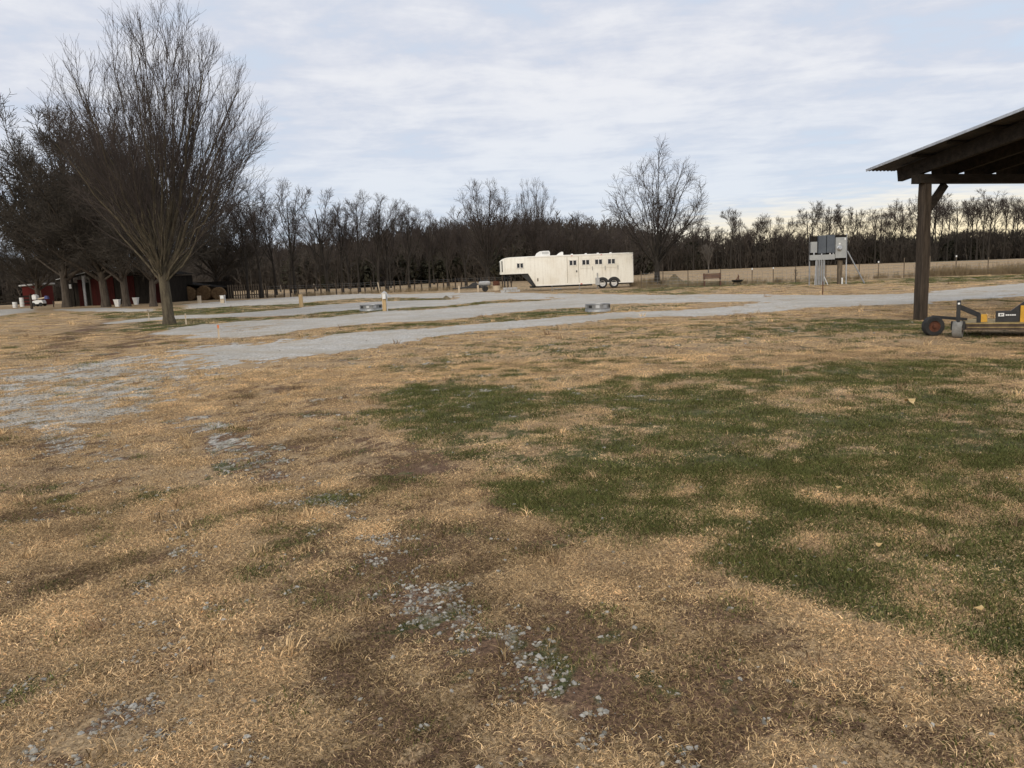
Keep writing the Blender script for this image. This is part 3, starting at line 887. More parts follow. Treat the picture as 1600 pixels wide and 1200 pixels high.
def make_tree(name, spec, m_trunk, m_twig, seed):
    """spec: trunk, list of levels; levels before 'split' join the trunk mesh, the rest the crown"""
    rng = np.random.default_rng(seed)
    pts, rad = trunk_line(rng, *spec['trunk'][:2], **spec['trunk'][2])
    tr, cr = [tubes(pts, rad, 10)], []
    prev = (pts, rad)
    if 'fan' in spec:
        prev = fan_limbs(rng, pts, rad, **spec['fan'])
        tr.append(tubes(prev[0], prev[1], 5))
    for li, lv in enumerate(spec['levels']):
        lv = dict(lv); sides = lv.pop('sides', 3); part = lv.pop('part', 'crown'); extra = lv.pop('also', 0)
        cur = branches(rng, prev[0], prev[1], **lv)
        (tr if part == 'trunk' else cr).append(tubes(cur[0], cur[1], sides))
        prev = cur
    tm = mesh_np('trunk', *pack(tr), True); cm = mesh_np('crown', *pack(cr), False)
    tm.materials.append(m_trunk); cm.materials.append(m_twig)
    return tm, cm
def put_tree(name, meshes, loc, rz, scale, label, cat='tree', group=None):
    o = thing(name, label, cat, loc, rz, group)
    o.scale = (scale, scale, scale) if isinstance(scale, (int, float)) else scale
    link('trunk', meshes[0], None, o); link('crown', meshes[1], None, o)
    return o

# the large fan-shaped tree by the lanes
hx, hy = G(265, 507)
env_h = ellip(0.45, 0, 6.9, 4.5, 6.6, 4.3)
hero = make_tree('hero', dict(trunk=(2.5, 0.235, dict(lean=(-0.03, 0), wob=0.010, tip=0.85, flare=1.35)),
    fan=dict(count=58, c=(0.45, 0, 6.9), rx=3.9, up=6.0, dn=3.0, z0=0.70, el=(-22, 88), ratio=0.26, bow=0.45, wob=0.115, npts=12, rmin=0.03, tip=0.16, inner=0.35), levels=[
    dict(count=7, t0=0.28, t1=0.97, ang=(10, 30), length=(1.8, 3.6), ratio=0.60, up=0.40, wob=0.06, npts=6, env=env_h, rmin=0.014, tip=0.3, sides=4, lenfall=0.45),
    dict(count=9, t0=0.15, t1=1.0, ang=(12, 38), length=(0.7, 1.8), ratio=0.62, up=0.35, wob=0.08, npts=5, env=env_h, rmin=0.0068, tip=0.5, lenfall=0.4),
    dict(count=3, t0=0.2, t1=1.0, ang=(15, 42), length=(0.35, 0.95), ratio=0.7, up=0.25, wob=0.1, npts=3, env=None, rmin=0.0048, tip=0.7)]),
    M['bark_hero'], M['twig'], 11)
put_tree('fan_tree', hero, (hx, hy, gz(hx, hy)), 0.6, 1.0, 'tall bare fan-shaped tree with many upswept stems beside the gravel lane')

# broad dense trees around the barn
env_d = ellip(0, 0, 9.0, 8.6, 8.8, 6.0)
def dense_spec(seed):
    return make_tree('dense', dict(trunk=(4.2, 0.36, dict(lean=(0.01, 0), wob=0.03, tip=0.8, flare=1.35)),
        fan=dict(count=22, c=(0, 0, 9.0), rx=7.6, up=7.8, dn=4.6, z0=0.55, el=(-35, 88), ratio=0.46, bow=0.5, wob=0.16, npts=8, rmin=0.08, tip=0.22, inner=0.45), levels=[
        dict(count=8, t0=0.2, t1=1.0, ang=(18, 50), length=(2.0, 4.5), ratio=0.55, up=0.2, wob=0.10, npts=5, env=env_d, rmin=0.03, tip=0.4, sides=3),
        dict(count=11, t0=0.1, t1=1.0, ang=(20, 58), length=(1.0, 2.4), ratio=0.6, up=0.14, wob=0.12, npts=4, env=env_d, rmin=0.023, tip=0.6),
        dict(count=5, t0=0.15, t1=1.0, ang=(20, 58), length=(0.5, 1.3), ratio=0.7, up=0.1, wob=0.1, npts=3, env=None, rmin=0.019, tip=0.8)]),
        M['bark'], M['twig_dark'], seed)
dense = [dense_spec(3), dense_spec(8)]
for k, (px, Y, s, v, rz, lab) in enumerate((
    (105, 77, (1.08, 1.08, 1.14), 0, 0.3, 'broad dense bare tree whose crown spreads over the red barn roof'),
    (166, 71, (1.0, 1.0, 1.05), 1, 1.9, 'thick-trunked dense tree standing against the barn front'),
    (198, 70, (0.9, 0.9, 0.95), 0, 2.8, 'dense tree with a straight trunk in front of the barn beside a white tub'),
    (240, 66, (0.8, 0.8, 0.82), 1, 4.2, 'dense tree with a mossy trunk just behind the fan-shaped tree'),
    (148, 84, (1.0, 1.0, 1.12), 1, 3.5, 'tall dense tree whose trunk stands at the barn lean-to corner'),
    (60, 92, (0.8, 0.8, 0.78), 1, 5.0, 'spreading dark tree rising behind the small red shed'),
    (340, 92, (0.9, 0.9, 0.86), 0, 5.6, 'dark dense tree rising behind the hay bale shelter'))):
    x = colx(px, Y)
    put_tree('dense_tree', dense[v], (x, Y, -0.02), rz, s, lab)

# the round-headed tree beside the trailer
env_l = ellip(-0.1, 0, 6.4, 4.6, 6.0, 3.9)
lone = make_tree('lone', dict(trunk=(2.6, 0.25, dict(lean=(0.0, 0), wob=0.012, tip=0.8, flare=1.3)),
    fan=dict(count=22, c=(-0.1, 0, 6.3), rx=4.0, up=5.0, dn=2.9, z0=0.6, el=(-30, 86), ratio=0.46, bow=0.4, wob=0.10, npts=10, rmin=0.04, tip=0.2, inner=0.3), levels=[
    dict(count=8, t0=0.22, t1=1.0, ang=(18, 46), length=(1.4, 3.0), ratio=0.6, up=0.22, wob=0.10, npts=6, env=env_l, rmin=0.02, tip=0.3, sides=3),
    dict(count=7, t0=0.15, t1=1.0, ang=(20, 50), length=(0.7, 1.6), ratio=0.6, up=0.15, wob=0.12, npts=4, env=env_l, rmin=0.012, tip=0.5),
    dict(count=3, t0=0.15, t1=1.0, ang=(20, 50), length=(0.3, 0.9), ratio=0.7, up=0.1, wob=0.12, npts=3, env=None, rmin=0.009, tip=0.8)]),
    M['bark_far'], M['twig'], 31)
lx = colx(1027, 66)
put_tree('lone_tree', lone, (lx, 66, 0), 0.9, 1.0, 'round-headed bare tree standing behind the white horse trailer near the dirt mound')

# tall thin fence-row trees
def row_spec(seed, h, spread, r, ang1=(8, 30), up=0.4, twig=0.014, n1=5, t0=0.22, n2=8, bark='bark_far'):
    env = ellip(0, 0, h * 0.60, spread, h * 0.42, h * 0.42)
    return make_tree('row', dict(trunk=(h * 0.82, r, dict(lean=(random.Random(seed).uniform(-.06, .06), 0), wob=0.14, tip=0.22, flare=1.4, npts=9)), levels=[
        dict(count=n1, t0=t0, t1=0.75, ang=ang1, length=(h * 0.40, h * 0.66), ratio=0.66, up=up, wob=0.09, npts=8, env=env, rmin=0.04, tip=0.22, lenfall=0.35, sides=5, part='trunk'),
        dict(count=n2, t0=0.25, t1=1.0, ang=(18, 46), length=(h * 0.10, h * 0.24), ratio=0.55, up=0.25, wob=0.11, npts=5, env=env, rmin=twig * 1.6, tip=0.4),
        dict(count=7, t0=0.15, t1=1.0, ang=(18, 52), length=(h * 0.05, h * 0.12), ratio=0.6, up=0.18, wob=0.12, npts=3, env=env, rmin=twig, tip=0.7),
        dict(count=3, t0=0.2, t1=1.0, ang=(18, 52), length=(h * 0.025, h * 0.06), ratio=0.75, up=0.1, wob=0.12, npts=3, env=None, rmin=twig * 0.85, tip=0.8)]),
        M[bark], M['twig'], seed)
rows = [row_spec(41, 13, 4.2, 0.20, (10, 38), n1=8), row_spec(42, 13, 3.2, 0.17, n1=7), row_spec(43, 13, 5.2, 0.22, (14, 46), n1=10, t0=0.18), row_spec(44, 13, 3.8, 0.18, (10, 36), n1=8, t0=0.3)]
env_b = ellip(0, 0, 10, 6.0, 6.4, 7)
fan_big = make_tree('fanbig', dict(trunk=(4.0, 0.30, dict(wob=0.03, tip=0.8)),
    fan=dict(count=24, c=(0, 0, 9.8), rx=5.2, up=5.6, dn=4.0, z0=0.5, el=(-25, 88), ratio=0.45, bow=0.4, wob=0.12, npts=8, rmin=0.05, tip=0.2, inner=0.3), levels=[
    dict(count=8, t0=0.25, t1=1.0, ang=(14, 40), length=(1.6, 3.6), ratio=0.6, up=0.3, wob=0.10, npts=5, env=env_b, rmin=0.025, tip=0.3, sides=3),
    dict(count=7, t0=0.15, t1=1.0, ang=(16, 46), length=(0.8, 1.9), ratio=0.6, up=0.2, wob=0.12, npts=3, env=env_b, rmin=0.018, tip=0.5),
    dict(count=3, t0=0.15, t1=1.0, ang=(18, 48), length=(0.4, 1.0), ratio=0.7, up=0.15, wob=0.12, npts=3, env=None, rmin=0.015, tip=0.8)]),
    M['bark_far'], M['twig'], 45)
for k, (px, Y, top, v, rz) in enumerate((
    (388, 84, 290, 1, 0.2), (409, 84, 278, 0, 1.1), (462, 92, 268, 1, 2.0), (513, 95, 288, 2, 0.4), (536, 97, 300, 3, 1.3), (562, 97, 286, 1, 4.0),
    (592, 97, 290, 2, 2.7), (606, 99, 310, 0, 3.3), (640, 100, 302, 3, 0.9), (672, 102, 318, 1, 5.0), (700, 104, 336, 0, 1.7),
    (728, 104, 330, 3, 2.4), (900, 140, 318, 3, 0.5), (930, 150, 345, 0, 2.6), (870, 140, 335, 2, 4.4), (432, 100, 300, 3, 3.6))):
    x = colx(px, Y)
    h = zat(px, top, Y)
    s = h / 13.6
    put_tree('fence_row_tree', rows[v], (x, Y, -0.02), rz, s, {388: 'slender bare tree at the left end of the grey paling fence', 409: 'slender bare tree at the right end of the grey paling fence', 728: 'slender bare tree behind the loaded flatbed trailer', 700: 'short slender tree between the flatbed trailer and the mulch mound', 592: 'broad-crowned row tree behind the gravel heap'}.get(px, 'slender bare tree in the row along the wire fence left of the trailer') if px < 760 else 'slender bare tree rising behind the white trailer roof', group='fence row trees left of the trailer' if px < 760 else 'trees behind the trailer')
for px, Y, top, rz, lab in ((763, 122, 272, 0.3, 'wide bare tree with a fan of stems behind the low flatbed trailer'),
                            (838, 130, 272, 2.2, 'upright bare tree rising behind the white trailer nose and air conditioner')):
    x = colx(px, Y); s = zat(px, top, Y) / 16.3
    put_tree('spreading_tree', fan_big, (x, Y, -0.02), rz, (s * (1.0 if px < 800 else 0.6), s * (1.0 if px < 800 else 0.6), s), lab)

r9 = random.Random(21)
for k in range(20):
    px = 400 + k * 30 + r9.uniform(-9, 9); Y = r9.uniform(112, 158)
    if 985 < px: continue
    top = r9.uniform(322, 362) if px < 700 else r9.uniform(318, 350)
    s = zat(px, top, Y) / 13.6
    put_tree('woodland_tree', rows[r9.randrange(4)], (colx(px, Y), Y, -0.02), r9.uniform(0, 6.28), s, 'bare tree standing in the dark wood behind the pasture fence', group='trees in the wood behind the pasture fence')
# far treeline across the field
far_v = [row_spec(60 + k, 22, (5.0, 4.2, 6.0, 3.8, 5.0)[k], 0.30, (14, 42), 0.4, 0.034, 5, (0.40, 0.5, 0.35, 0.45, 0.5)[k], 6) for k in range(5)]
rr = random.Random(5)
def treeline_y(px):
    return 300 - (px - 1000) * 0.14 if px > 1000 else 300
px = 985.0
tops = [(985, 335), (1040, 345), (1090, 320), (1150, 318), (1200, 312), (1240, 318), (1280, 300), (1330, 298), (1400, 292), (1450, 288), (1500, 286), (1560, 284), (1640, 280), (1800, 270)]
while px < 1760:
    Y = treeline_y(px) + rr.uniform(-6, 22)
    top = np.interp(px, [t[0] for t in tops], [t[1] for t in tops]) + rr.uniform(-5, 42)
    x = colx(px, Y); s = zat(px, top, Y) / 22.6
    put_tree('field_edge_tree', far_v[rr.randrange(5)], (x, Y, -0.03), rr.uniform(0, 6.28), s, 'tall bare tree in the line along the far edge of the tan field', group='trees along the far field edge')
    px += rr.uniform(6, 16)
pale = make_tree('pale', dict(trunk=(2.2, 0.13, dict(wob=0.02, tip=0.8)), levels=[
    dict(count=12, t0=0.4, t1=1.0, ang=(5, 45), length=(3.5, 6), ratio=0.5, up=0.5, wob=0.06, npts=6, rmin=0.04, tip=0.4, sides=4, part='trunk'),
    dict(count=9, t0=0.2, t1=1.0, ang=(15, 40), length=(0.8, 1.8), ratio=0.5, up=0.3, wob=0.08, npts=4, rmin=0.028, tip=0.6),
    dict(count=5, t0=0.2, t1=1.0, ang=(15, 40), length=(0.4, 0.9), ratio=0.7, up=0.3, wob=0.08, npts=3, rmin=0.022, tip=0.8)]), M['twig_pale'], M['twig_pale'], 77)
put_tree('pale_tree', pale, (colx(1107, 170), 170, 0), 0, 1.05, 'small pale-twigged bare tree in the field beyond the wooden bench')

# woodland mass: dark brush beneath and behind the trees
def brush_mesh(seed, h, spread, stems, tw):
    rng = np.random.default_rng(seed)
    base = np.zeros((stems, 5, 3))
    b0 = rng.normal(0, spread * 0.35, (stems, 2))
    dirn = rng.normal(0, 0.18, (stems, 2))
    for q in range(5):
        base[:, q, 0] = b0[:, 0] + dirn[:, 0] * h * q / 4 + rng.normal(0, 0.12, stems)
        base[:, q, 1] = b0[:, 1] + dirn[:, 1] * h * q / 4 + rng.normal(0, 0.12, stems)
        base[:, q, 2] = h * q / 4 * rng.uniform(0.75, 1.05, stems)
    rad = np.linspace(0.09, 0.03, 5)[None] * rng.uniform(0.6, 1.3, (stems, 1))
    parts = [tubes(base, rad, 3)]
    l1 = branches(rng, base, rad, 9, 0.05, 1.0, (20, 65), (h * 0.12, h * 0.3), 0.6, 0.3, 0.12, 3, None, tw, 0.6)
    parts.append(tubes(*l1, 3))
    l2 = branches(rng, l1[0], l1[1], 4, 0.2, 1.0, (20, 60), (h * 0.06, h * 0.15), 0.7, 0.2, 0.12, 3, None, tw * 0.8, 0.8)
    parts.append(tubes(*l2, 3))
    me = mesh_np('brush', *pack(parts)); me.materials.append(M['brush'])
    return me
def leafy_mesh(seed, h, w, n, size):
    rng = np.random.default_rng(seed)
    p = rng.normal(0, 1, (n, 3)); p /= np.linalg.norm(p, axis=1, keepdims=True)
    p *= rng.random((n, 1)) ** 0.4
    p = p * np.array([w, w, h * 0.5]) + np.array([0, 0, h * 0.5])
    taper = 1 - 0.5 * np.clip(p[:, 2:3] / h, 0, 1)
    p[:, :2] *= taper * 1.3
    a = rng.normal(0, 1, (n, 3)); a /= np.linalg.norm(a, axis=1, keepdims=True)
    b = np.cross(a, rng.normal(0, 1, (n, 3))); b /= np.linalg.norm(b, axis=1, keepdims=True)
    s = size * rng.uniform(0.5, 1.4, (n, 1))
    V = np.stack([p - a * s, p + b * s * 0.5, p + a * s, p - b * s * 0.5], 1).reshape(-1, 3)
    me = mesh_np('leafy', V, np.arange(4 * n).reshape(n, 4)); me.materials.append(M['evergreen'])
    return me
brush_v = [brush_mesh(100 + k, (8, 6, 9, 7)[k], 3.2, 9, 0.045) for k in range(4)] + [leafy_mesh(120 + k, (6, 4)[k], 2.4, 700, 0.34) for k in range(2)]
bp, bs, bi = [], [], []
rb = np.random.default_rng(99)
def wood_strip(px0, px1, Yf, depth, n, topf, leafy=0.25, base_h=8.0):
    for _ in range(n):
        p = rb.uniform(px0, px1); Y = Yf(p) + depth * rb.random() ** 0.9
        x = colx(p, Y) if n < 50 else (p - 800) / 1200 * Y * 1.0 + 0.0
        ht = max(zat(p, topf(p), Y), 1.5)
        bp.append((x, Y, -0.1)); i = int(rb.integers(0, 4)) if rb.random() > leafy else int(rb.integers(4, 6))
        bi.append(i); bs.append(ht * (0.45 + 0.62 * rb.random() ** 1.3) / ((8, 6, 9, 7, 6, 4)[i] * (1.0 if i < 4 else 1.25)))
top_c = lambda p: np.interp(p, [250, 420, 520, 600, 700, 760, 900, 1010], [385, 383, 376, 368, 352, 346, 348, 352])
top_r = lambda p: np.interp(p, [980, 1100, 1300, 1450, 1600, 1800], [362, 368, 366, 362, 358, 352])
wood_strip(300, 1010, lambda p: 165 + 20 * math.sin(p * 0.02), 55, 1050, top_c, 0.10)
wood_strip(975, 1850, lambda p: treeline_y(p) + 4, 60, 950, top_r, 0.12)
wood_strip(-260, 330, lambda p: 125, 60, 500, lambda p: 400, 0.12)
nb = len(bp)
cover_object('woodland', brush_v, np.array(bp), np.array(bs), np.stack([np.zeros(nb), np.zeros(nb), rb.uniform(0, 6.28, nb)], 1),
             np.array(bi), np.ones((nb, 3)), 'dark leafless woodland undergrowth massed behind the fields', 'woodland')

# ------------------------------------------------------------------ horse trailer
def horse_trailer():
    Y = 67.0
    x0 = colx(781, Y); x1 = colx(990, Y)
    L = x1 - x0
    t = thing('horse_trailer', 'long cream aluminium gooseneck horse trailer parked beyond the gravel lanes', 'trailer', (x0, Y, 0))
    def lx(px): return (colx(px, Y, 1.5) - x0)
    W = 2.25; zt = 2.98; zb = 0.42; zg = 1.52
    gx = lx(825); mx = lx(837)
    # body, gooseneck lofted with a rounded nose, main box behind
    def sec(x, hw, z0, z1, rtop=0.10):
        c = W / 2
        pts = [(-hw, z0), (hw, z0), (hw, z1 - rtop), (hw - rtop * 0.35, z1 - rtop * 0.3), (hw - rtop, z1), (-hw + rtop, z1), (-hw + rtop * 0.35, z1 - rtop * 0.3), (-hw, z1 - rtop)]
        return [(x, c + a, z) for a, z in pts]
    H = W / 2
    b = MB()
    b.loft([sec(0.05, 0.5, zg, zt - 0.34), sec(0.16, 0.78, zg, zt - 0.24), sec(0.34, 0.96, zg, zt - 0.14), sec(0.6, 1.07, zg, zt - 0.06), sec(0.95, H, zg, zt - 0.02),
            sec(gx, H, zg, zt), sec(mx, H, zb, zt), sec(L, H, zb, zt)])
    body = b.build('body', M['trailer'], t, True)
    # nose window wraps round the front
    b = MB()
    b.loft([[(0.03, H - 0.5, z) for z in (zg + 0.22, zt - 0.42)] + [(0.025, H - 0.5, z) for z in (zt - 0.42, zg + 0.22)],
            [(0.32, H - 0.965, zg + 0.22), (0.32, H - 0.965, zt - 0.30), (0.31, H - 0.975, zt - 0.30), (0.31, H - 0.975, zg + 0.22)]])
    b.box((0.035, H, (zg + zt) / 2 - 0.1), (0.03, 0.96, 0.8))
    b.build('nose_window', M['glass'], t)
    trim = MB()
    trim.box(((L + gx) / 2, -0.012, zt - 0.10), (L - gx, 0.03, 0.07))
    trim.box(((L + mx) / 2, -0.012, zb + 0.03), (L - mx - 0.05, 0.03, 0.08))
    trim.box((L - 0.04, -0.014, (zt + zb) / 2), (0.07, 0.03, zt - zb - 0.2))
    trim.box((0.5 + gx / 2, -0.010, zg + 0.04), (gx - 1.0, 0.03, 0.08))
    trim.build('trim_rail', M['trailer_trim'], t)
    # side panel seams as raised battens
    for px in (862, 886.5, 904.5, 925, 945.5, 966, 978):
        MB().box((lx(px), -0.006, (zt + zb) / 2 - 0.02), (0.022, 0.016, zt - zb - 0.34)).build('seam_batten', M['old_wood'] if px in (886.5, 904.5) else M['trailer'], t)
    # entry door and drop-down feed doors with windows
    def window(xc, zc, w, h, par):
        f = MB()
        for s in (-1, 1):
            f.box((xc + s * w / 2, -0.035, zc), (0.05, 0.04, h + 0.05)); f.box((xc, -0.036, zc + s * h / 2), (w, 0.038, 0.05))
        f.box((xc, -0.034, zc), (0.07, 0.04, h - 0.05))
        fr = f.build('window_frame', M['trailer_trim'], par)
        for s in (-1, 1):
            MB().box((xc + s * w / 4, -0.022, zc), (w / 2 - 0.05, 0.02, h - 0.04)).build('pane', M['glass'], fr)
    door = MB().box((lx(895.5), -0.012, 1.52), (lx(904) - lx(887.5), 0.028, 2.1)).build('door', M['trailer'], t)
    window(lx(895.5), 2.28, 0.62, 0.44, t)
    MB().box((lx(901), -0.05, 1.55), (0.09, 0.06, 0.16)).build('handle', M['black'], door)
    for k, px in enumerate((915.5, 935.5, 955.5)):
        d = MB()
        d.box((lx(px), -0.012, 2.22), (1.0, 0.026, 0.92))
        d.build('feed_door', M['trailer'], t)
        window(lx(px), 2.28, 0.64, 0.44, t)
        MB().box((lx(px) + 0.56, -0.02, 1.74), (0.05, 0.04, 0.34)).build('latch', M['galv_dull'], t)
    window(lx(813), 2.22, 0.56, 0.42, t)
    # roof fittings
    a = MB()
    ax0, ax1 = lx(838), lx(861)
    aw = (ax1 - ax0)
    a.loft([[(ax0 + f * aw, H - 0.36, zt + 0.004), (ax0 + f * aw, H + 0.36, zt + 0.004), (ax0 + f * aw, H + 0.34, zt + h), (ax0 + f * aw, H - 0.34, zt + h)] for f, h in ((0, .06), (.1, .26), (.3, .40), (.6, .43), (.93, .43), (1, .30))])
    ac = a.build('air_conditioner', M['white'], t, True)
    for k in range(6):
        MB().box((ax0 + aw * (0.5 + 0.075 * k), H - 0.352, zt + 0.25), (0.05, 0.02, 0.20)).build('louvre', M['galv_dull'], ac)
    a = MB(); vx0 = lx(872); vw = lx(882) - vx0
    a.loft([[(vx0 + f * vw, H - 0.3, zt + 0.004), (vx0 + f * vw, H + 0.3, zt + 0.004), (vx0 + f * vw, H + 0.27, zt + h), (vx0 + f * vw, H - 0.27, zt + h)] for f, h in ((0, .05), (.35, .2), (.7, .3), (1, .28))])
    a.build('roof_vent', M['white'], t, True)
    for px in (896, 918, 937, 957):
        MB().box((lx(px), H, zt + 0.05), (0.22, 0.3, 0.09), taper=0.7).build('roof_vent', M['white'], t)
    for px in (894, 940):
        MB().box((lx(px), -0.035, zt - 0.10), (0.12, 0.03, 0.05)).build('marker_light', M['red_lens'], t)
    for px in (908,):
        MB().box((lx(px), -0.035, zb + 0.04), (0.16, 0.03, 0.07)).build('marker_light', M['red_lens'], t)
    MB().box((lx(840), -0.008, 0.95), (0.10, 0.02, 0.26)).build('hatch', M['old_wood'], t)
    # wheels under a joined double arch
    def arch():
        b = MB()
        for px in (941, 959):
            xc = lx(px)
            pts = []
            for i in range(13):
                an = math.pi * i / 12
                pts.append((xc + math.cos(an) * 0.56, 0.44 + math.sin(an) * 0.52))
            b.prism(pts, -0.02 if px == 941 else -0.023, 0.30)
        return b
    arch().build('fender', M['black'], t)
    for px in (941, 959):
        xc = lx(px)
        w = bpy.data.objects.new('wheel', None); COL.objects.link(w); w.parent = t
        w.location = (xc, 0.06, 0.42)
        w.empty_display_size = 0.1
        MB().lathe((0, 0, 0), (0, 1, 0), [(0.25, -0.115), (0.36, -0.125), (0.41, -0.09), (0.425, 0.0), (0.41, 0.09), (0.36, 0.11), (0.25, 0.1)], 24).build('tyre', M['tyre'], w, True)
        MB().lathe((0, 0, 0), (0, 1, 0), [(0.0, -0.09), (0.07, -0.10), (0.09, -0.06), (0.19, -0.045), (0.235, -0.10), (0.255, -0.11)], 20).build('rim', M['rim'], w, True)
    # landing jack, steps and gear below the neck
    MB().cyl((lx(788), 0.5, 0), (lx(788), 0.5, zg), 0.05).cyl((lx(788), W - 0.5, 0), (lx(788), W - 0.5, zg), 0.05).cyl((lx(793), H, 0.4), (lx(793), H, zg), 0.06).box((lx(788), 0.5, 0.02), (0.25, 0.25, 0.04)).box((lx(788), W - 0.5, 0.02), (0.25, 0.25, 0.04)).build('landing_leg', M['black'], t)
    MB().prism([(gx - 0.6, zg - 0.02), (gx + 0.02, zg - 0.02), (mx - 0.02, zb), (mx - 0.3, zb)], 0.15, W - 0.15).build('neck_brace', M['black'], t)
    b = MB()
    b.box((mx + 2.2, H, zb - 0.08), (L - mx - 3.0, 1.2, 0.15)); b.box((L - 0.7, H, zb - 0.06), (1.2, 1.6, 0.11))
    b.build('chassis', M['black'], t)
    for px in (862, 905, 933):
        MB().cyl((lx(px), 0.12, 0.0), (lx(px), 0.12, zb), 0.03).box((lx(px), 0.12, 0.015), (0.2, 0.2, 0.03)).build('stabiliser', M['galv_dull'], t)
    MB().box((lx(871), 0.1, 0.14), (0.6, 0.5, 0.05)).cyl((lx(871) - 0.25, 0.1, 0), (lx(871) - 0.25, 0.1, 0.14), 0.02).cyl((lx(871) + 0.25, 0.1, 0), (lx(871) + 0.25, 0.1, 0.14), 0.02).build('step', M['galv_dull'], t)
    b = MB(); b.box((lx(933), -0.12, 0.62), (0.34, 0.22, 0.62)); b.cyl((lx(933), -0.12, 0.9), (lx(933), -0.12, 1.35), 0.05)
    b.build('spare_bracket', M['concrete'], t)
horse_trailer()

# clutter beneath and beside the trailer neck
def block_stack():
    Y = 66.4; x = colx(782, Y)
    t = thing('block_stack', 'low stack of grey blocks under the trailer neck', 'blocks', (x, Y, 0))
    r = random.Random(3)
    for row in range(2):
        for k in range(4 - row):
            MB().box((0.22 + k * 0.42 + row * 0.2, r.uniform(-0.03, 0.03), 0.10 + row * 0.21), (0.39, 0.22, 0.19)).build('block', M['concrete'], t)
block_stack()
def barrel(px, Y, r, h, m, label, band=None):
    x = colx(px, Y)
    t = thing('barrel', label, 'barrel', (x, Y, 0))
    MB().lathe((0, 0, 0), (0, 0, 1), [(0.0, 0), (r, 0), (r * 1.0, h * 0.3), (r * 1.05, h * 0.33), (r, h * 0.36), (r, h * 0.63), (r * 1.05, h * 0.66), (r, h * 0.69), (r, h), (r * 0.9, h), (r * 0.9, h - 0.03), (0, h - 0.03)], 18).build('drum', m, t, True)
    if band is not None:
        MB().cyl((0, 0, 0.06), (0, 0, h * 0.55), r * 1.07, None, 18).build('wrap', band, t, True)
barrel(776, 72, 0.32, 0.95, M['rust'], 'rusty barrel with a pale wrap beside the trailer nose', M['pale_wood'])
def flatbed():
    Y = 72.0; x = colx(712, Y)
    t = thing('flatbed_trailer', 'low dark flatbed trailer loaded with a pale tank by the fence', 'trailer', (x, Y, 0))
    MB().box((1.7, 0.5, 0.42), (2.5, 1.3, 0.12)).box((0.2, 0.5, 0.40), (1.0, 0.1, 0.1)).build('bed', M['black'], t)
    MB().prism([(0.5, 0.5), (1.1, 0.52), (1.6, 0.86), (1.9, 0.9), (2.2, 0.6), (2.4, 0.5)], 0.1, 1.0).build('load_cover', M['black'], t)
    tk = MB(); tk.loft([[(2.15 + f * 1.1, 0.5 + r_ * math.cos(a), 0.75 + r_ * math.sin(a)) for a in [i * math.pi / 6 for i in range(12)]] for f, r_ in ((0, .1), (.06, .19), (.2, .23), (.8, .23), (.94, .19), (1, .1))])
    o = tk.build('tank', M['concrete'], t, True)
    MB().cyl((2.45, 0.5, 0.95), (2.45, 0.5, 1.08), 0.08).build('cap', M['black'], o)
    for k in (0, 1):
        MB().lathe((2.75, -0.1 + 1.2 * k, 0.27), (0, 1, 0), [(0.02, -0.07), (0.14, -0.08), (0.15, -0.1), (0.25, -0.09), (0.27, 0), (0.25, 0.09), (0.1, 0.08)], 18).build('wheel', M['tyre'], t, True)
    for px in (0.35, 2.1):
        MB().box((px, -0.25, 0.32), (0.16, 0.16, 0.64)).build('post', M['pale_wood'], t)
flatbed()

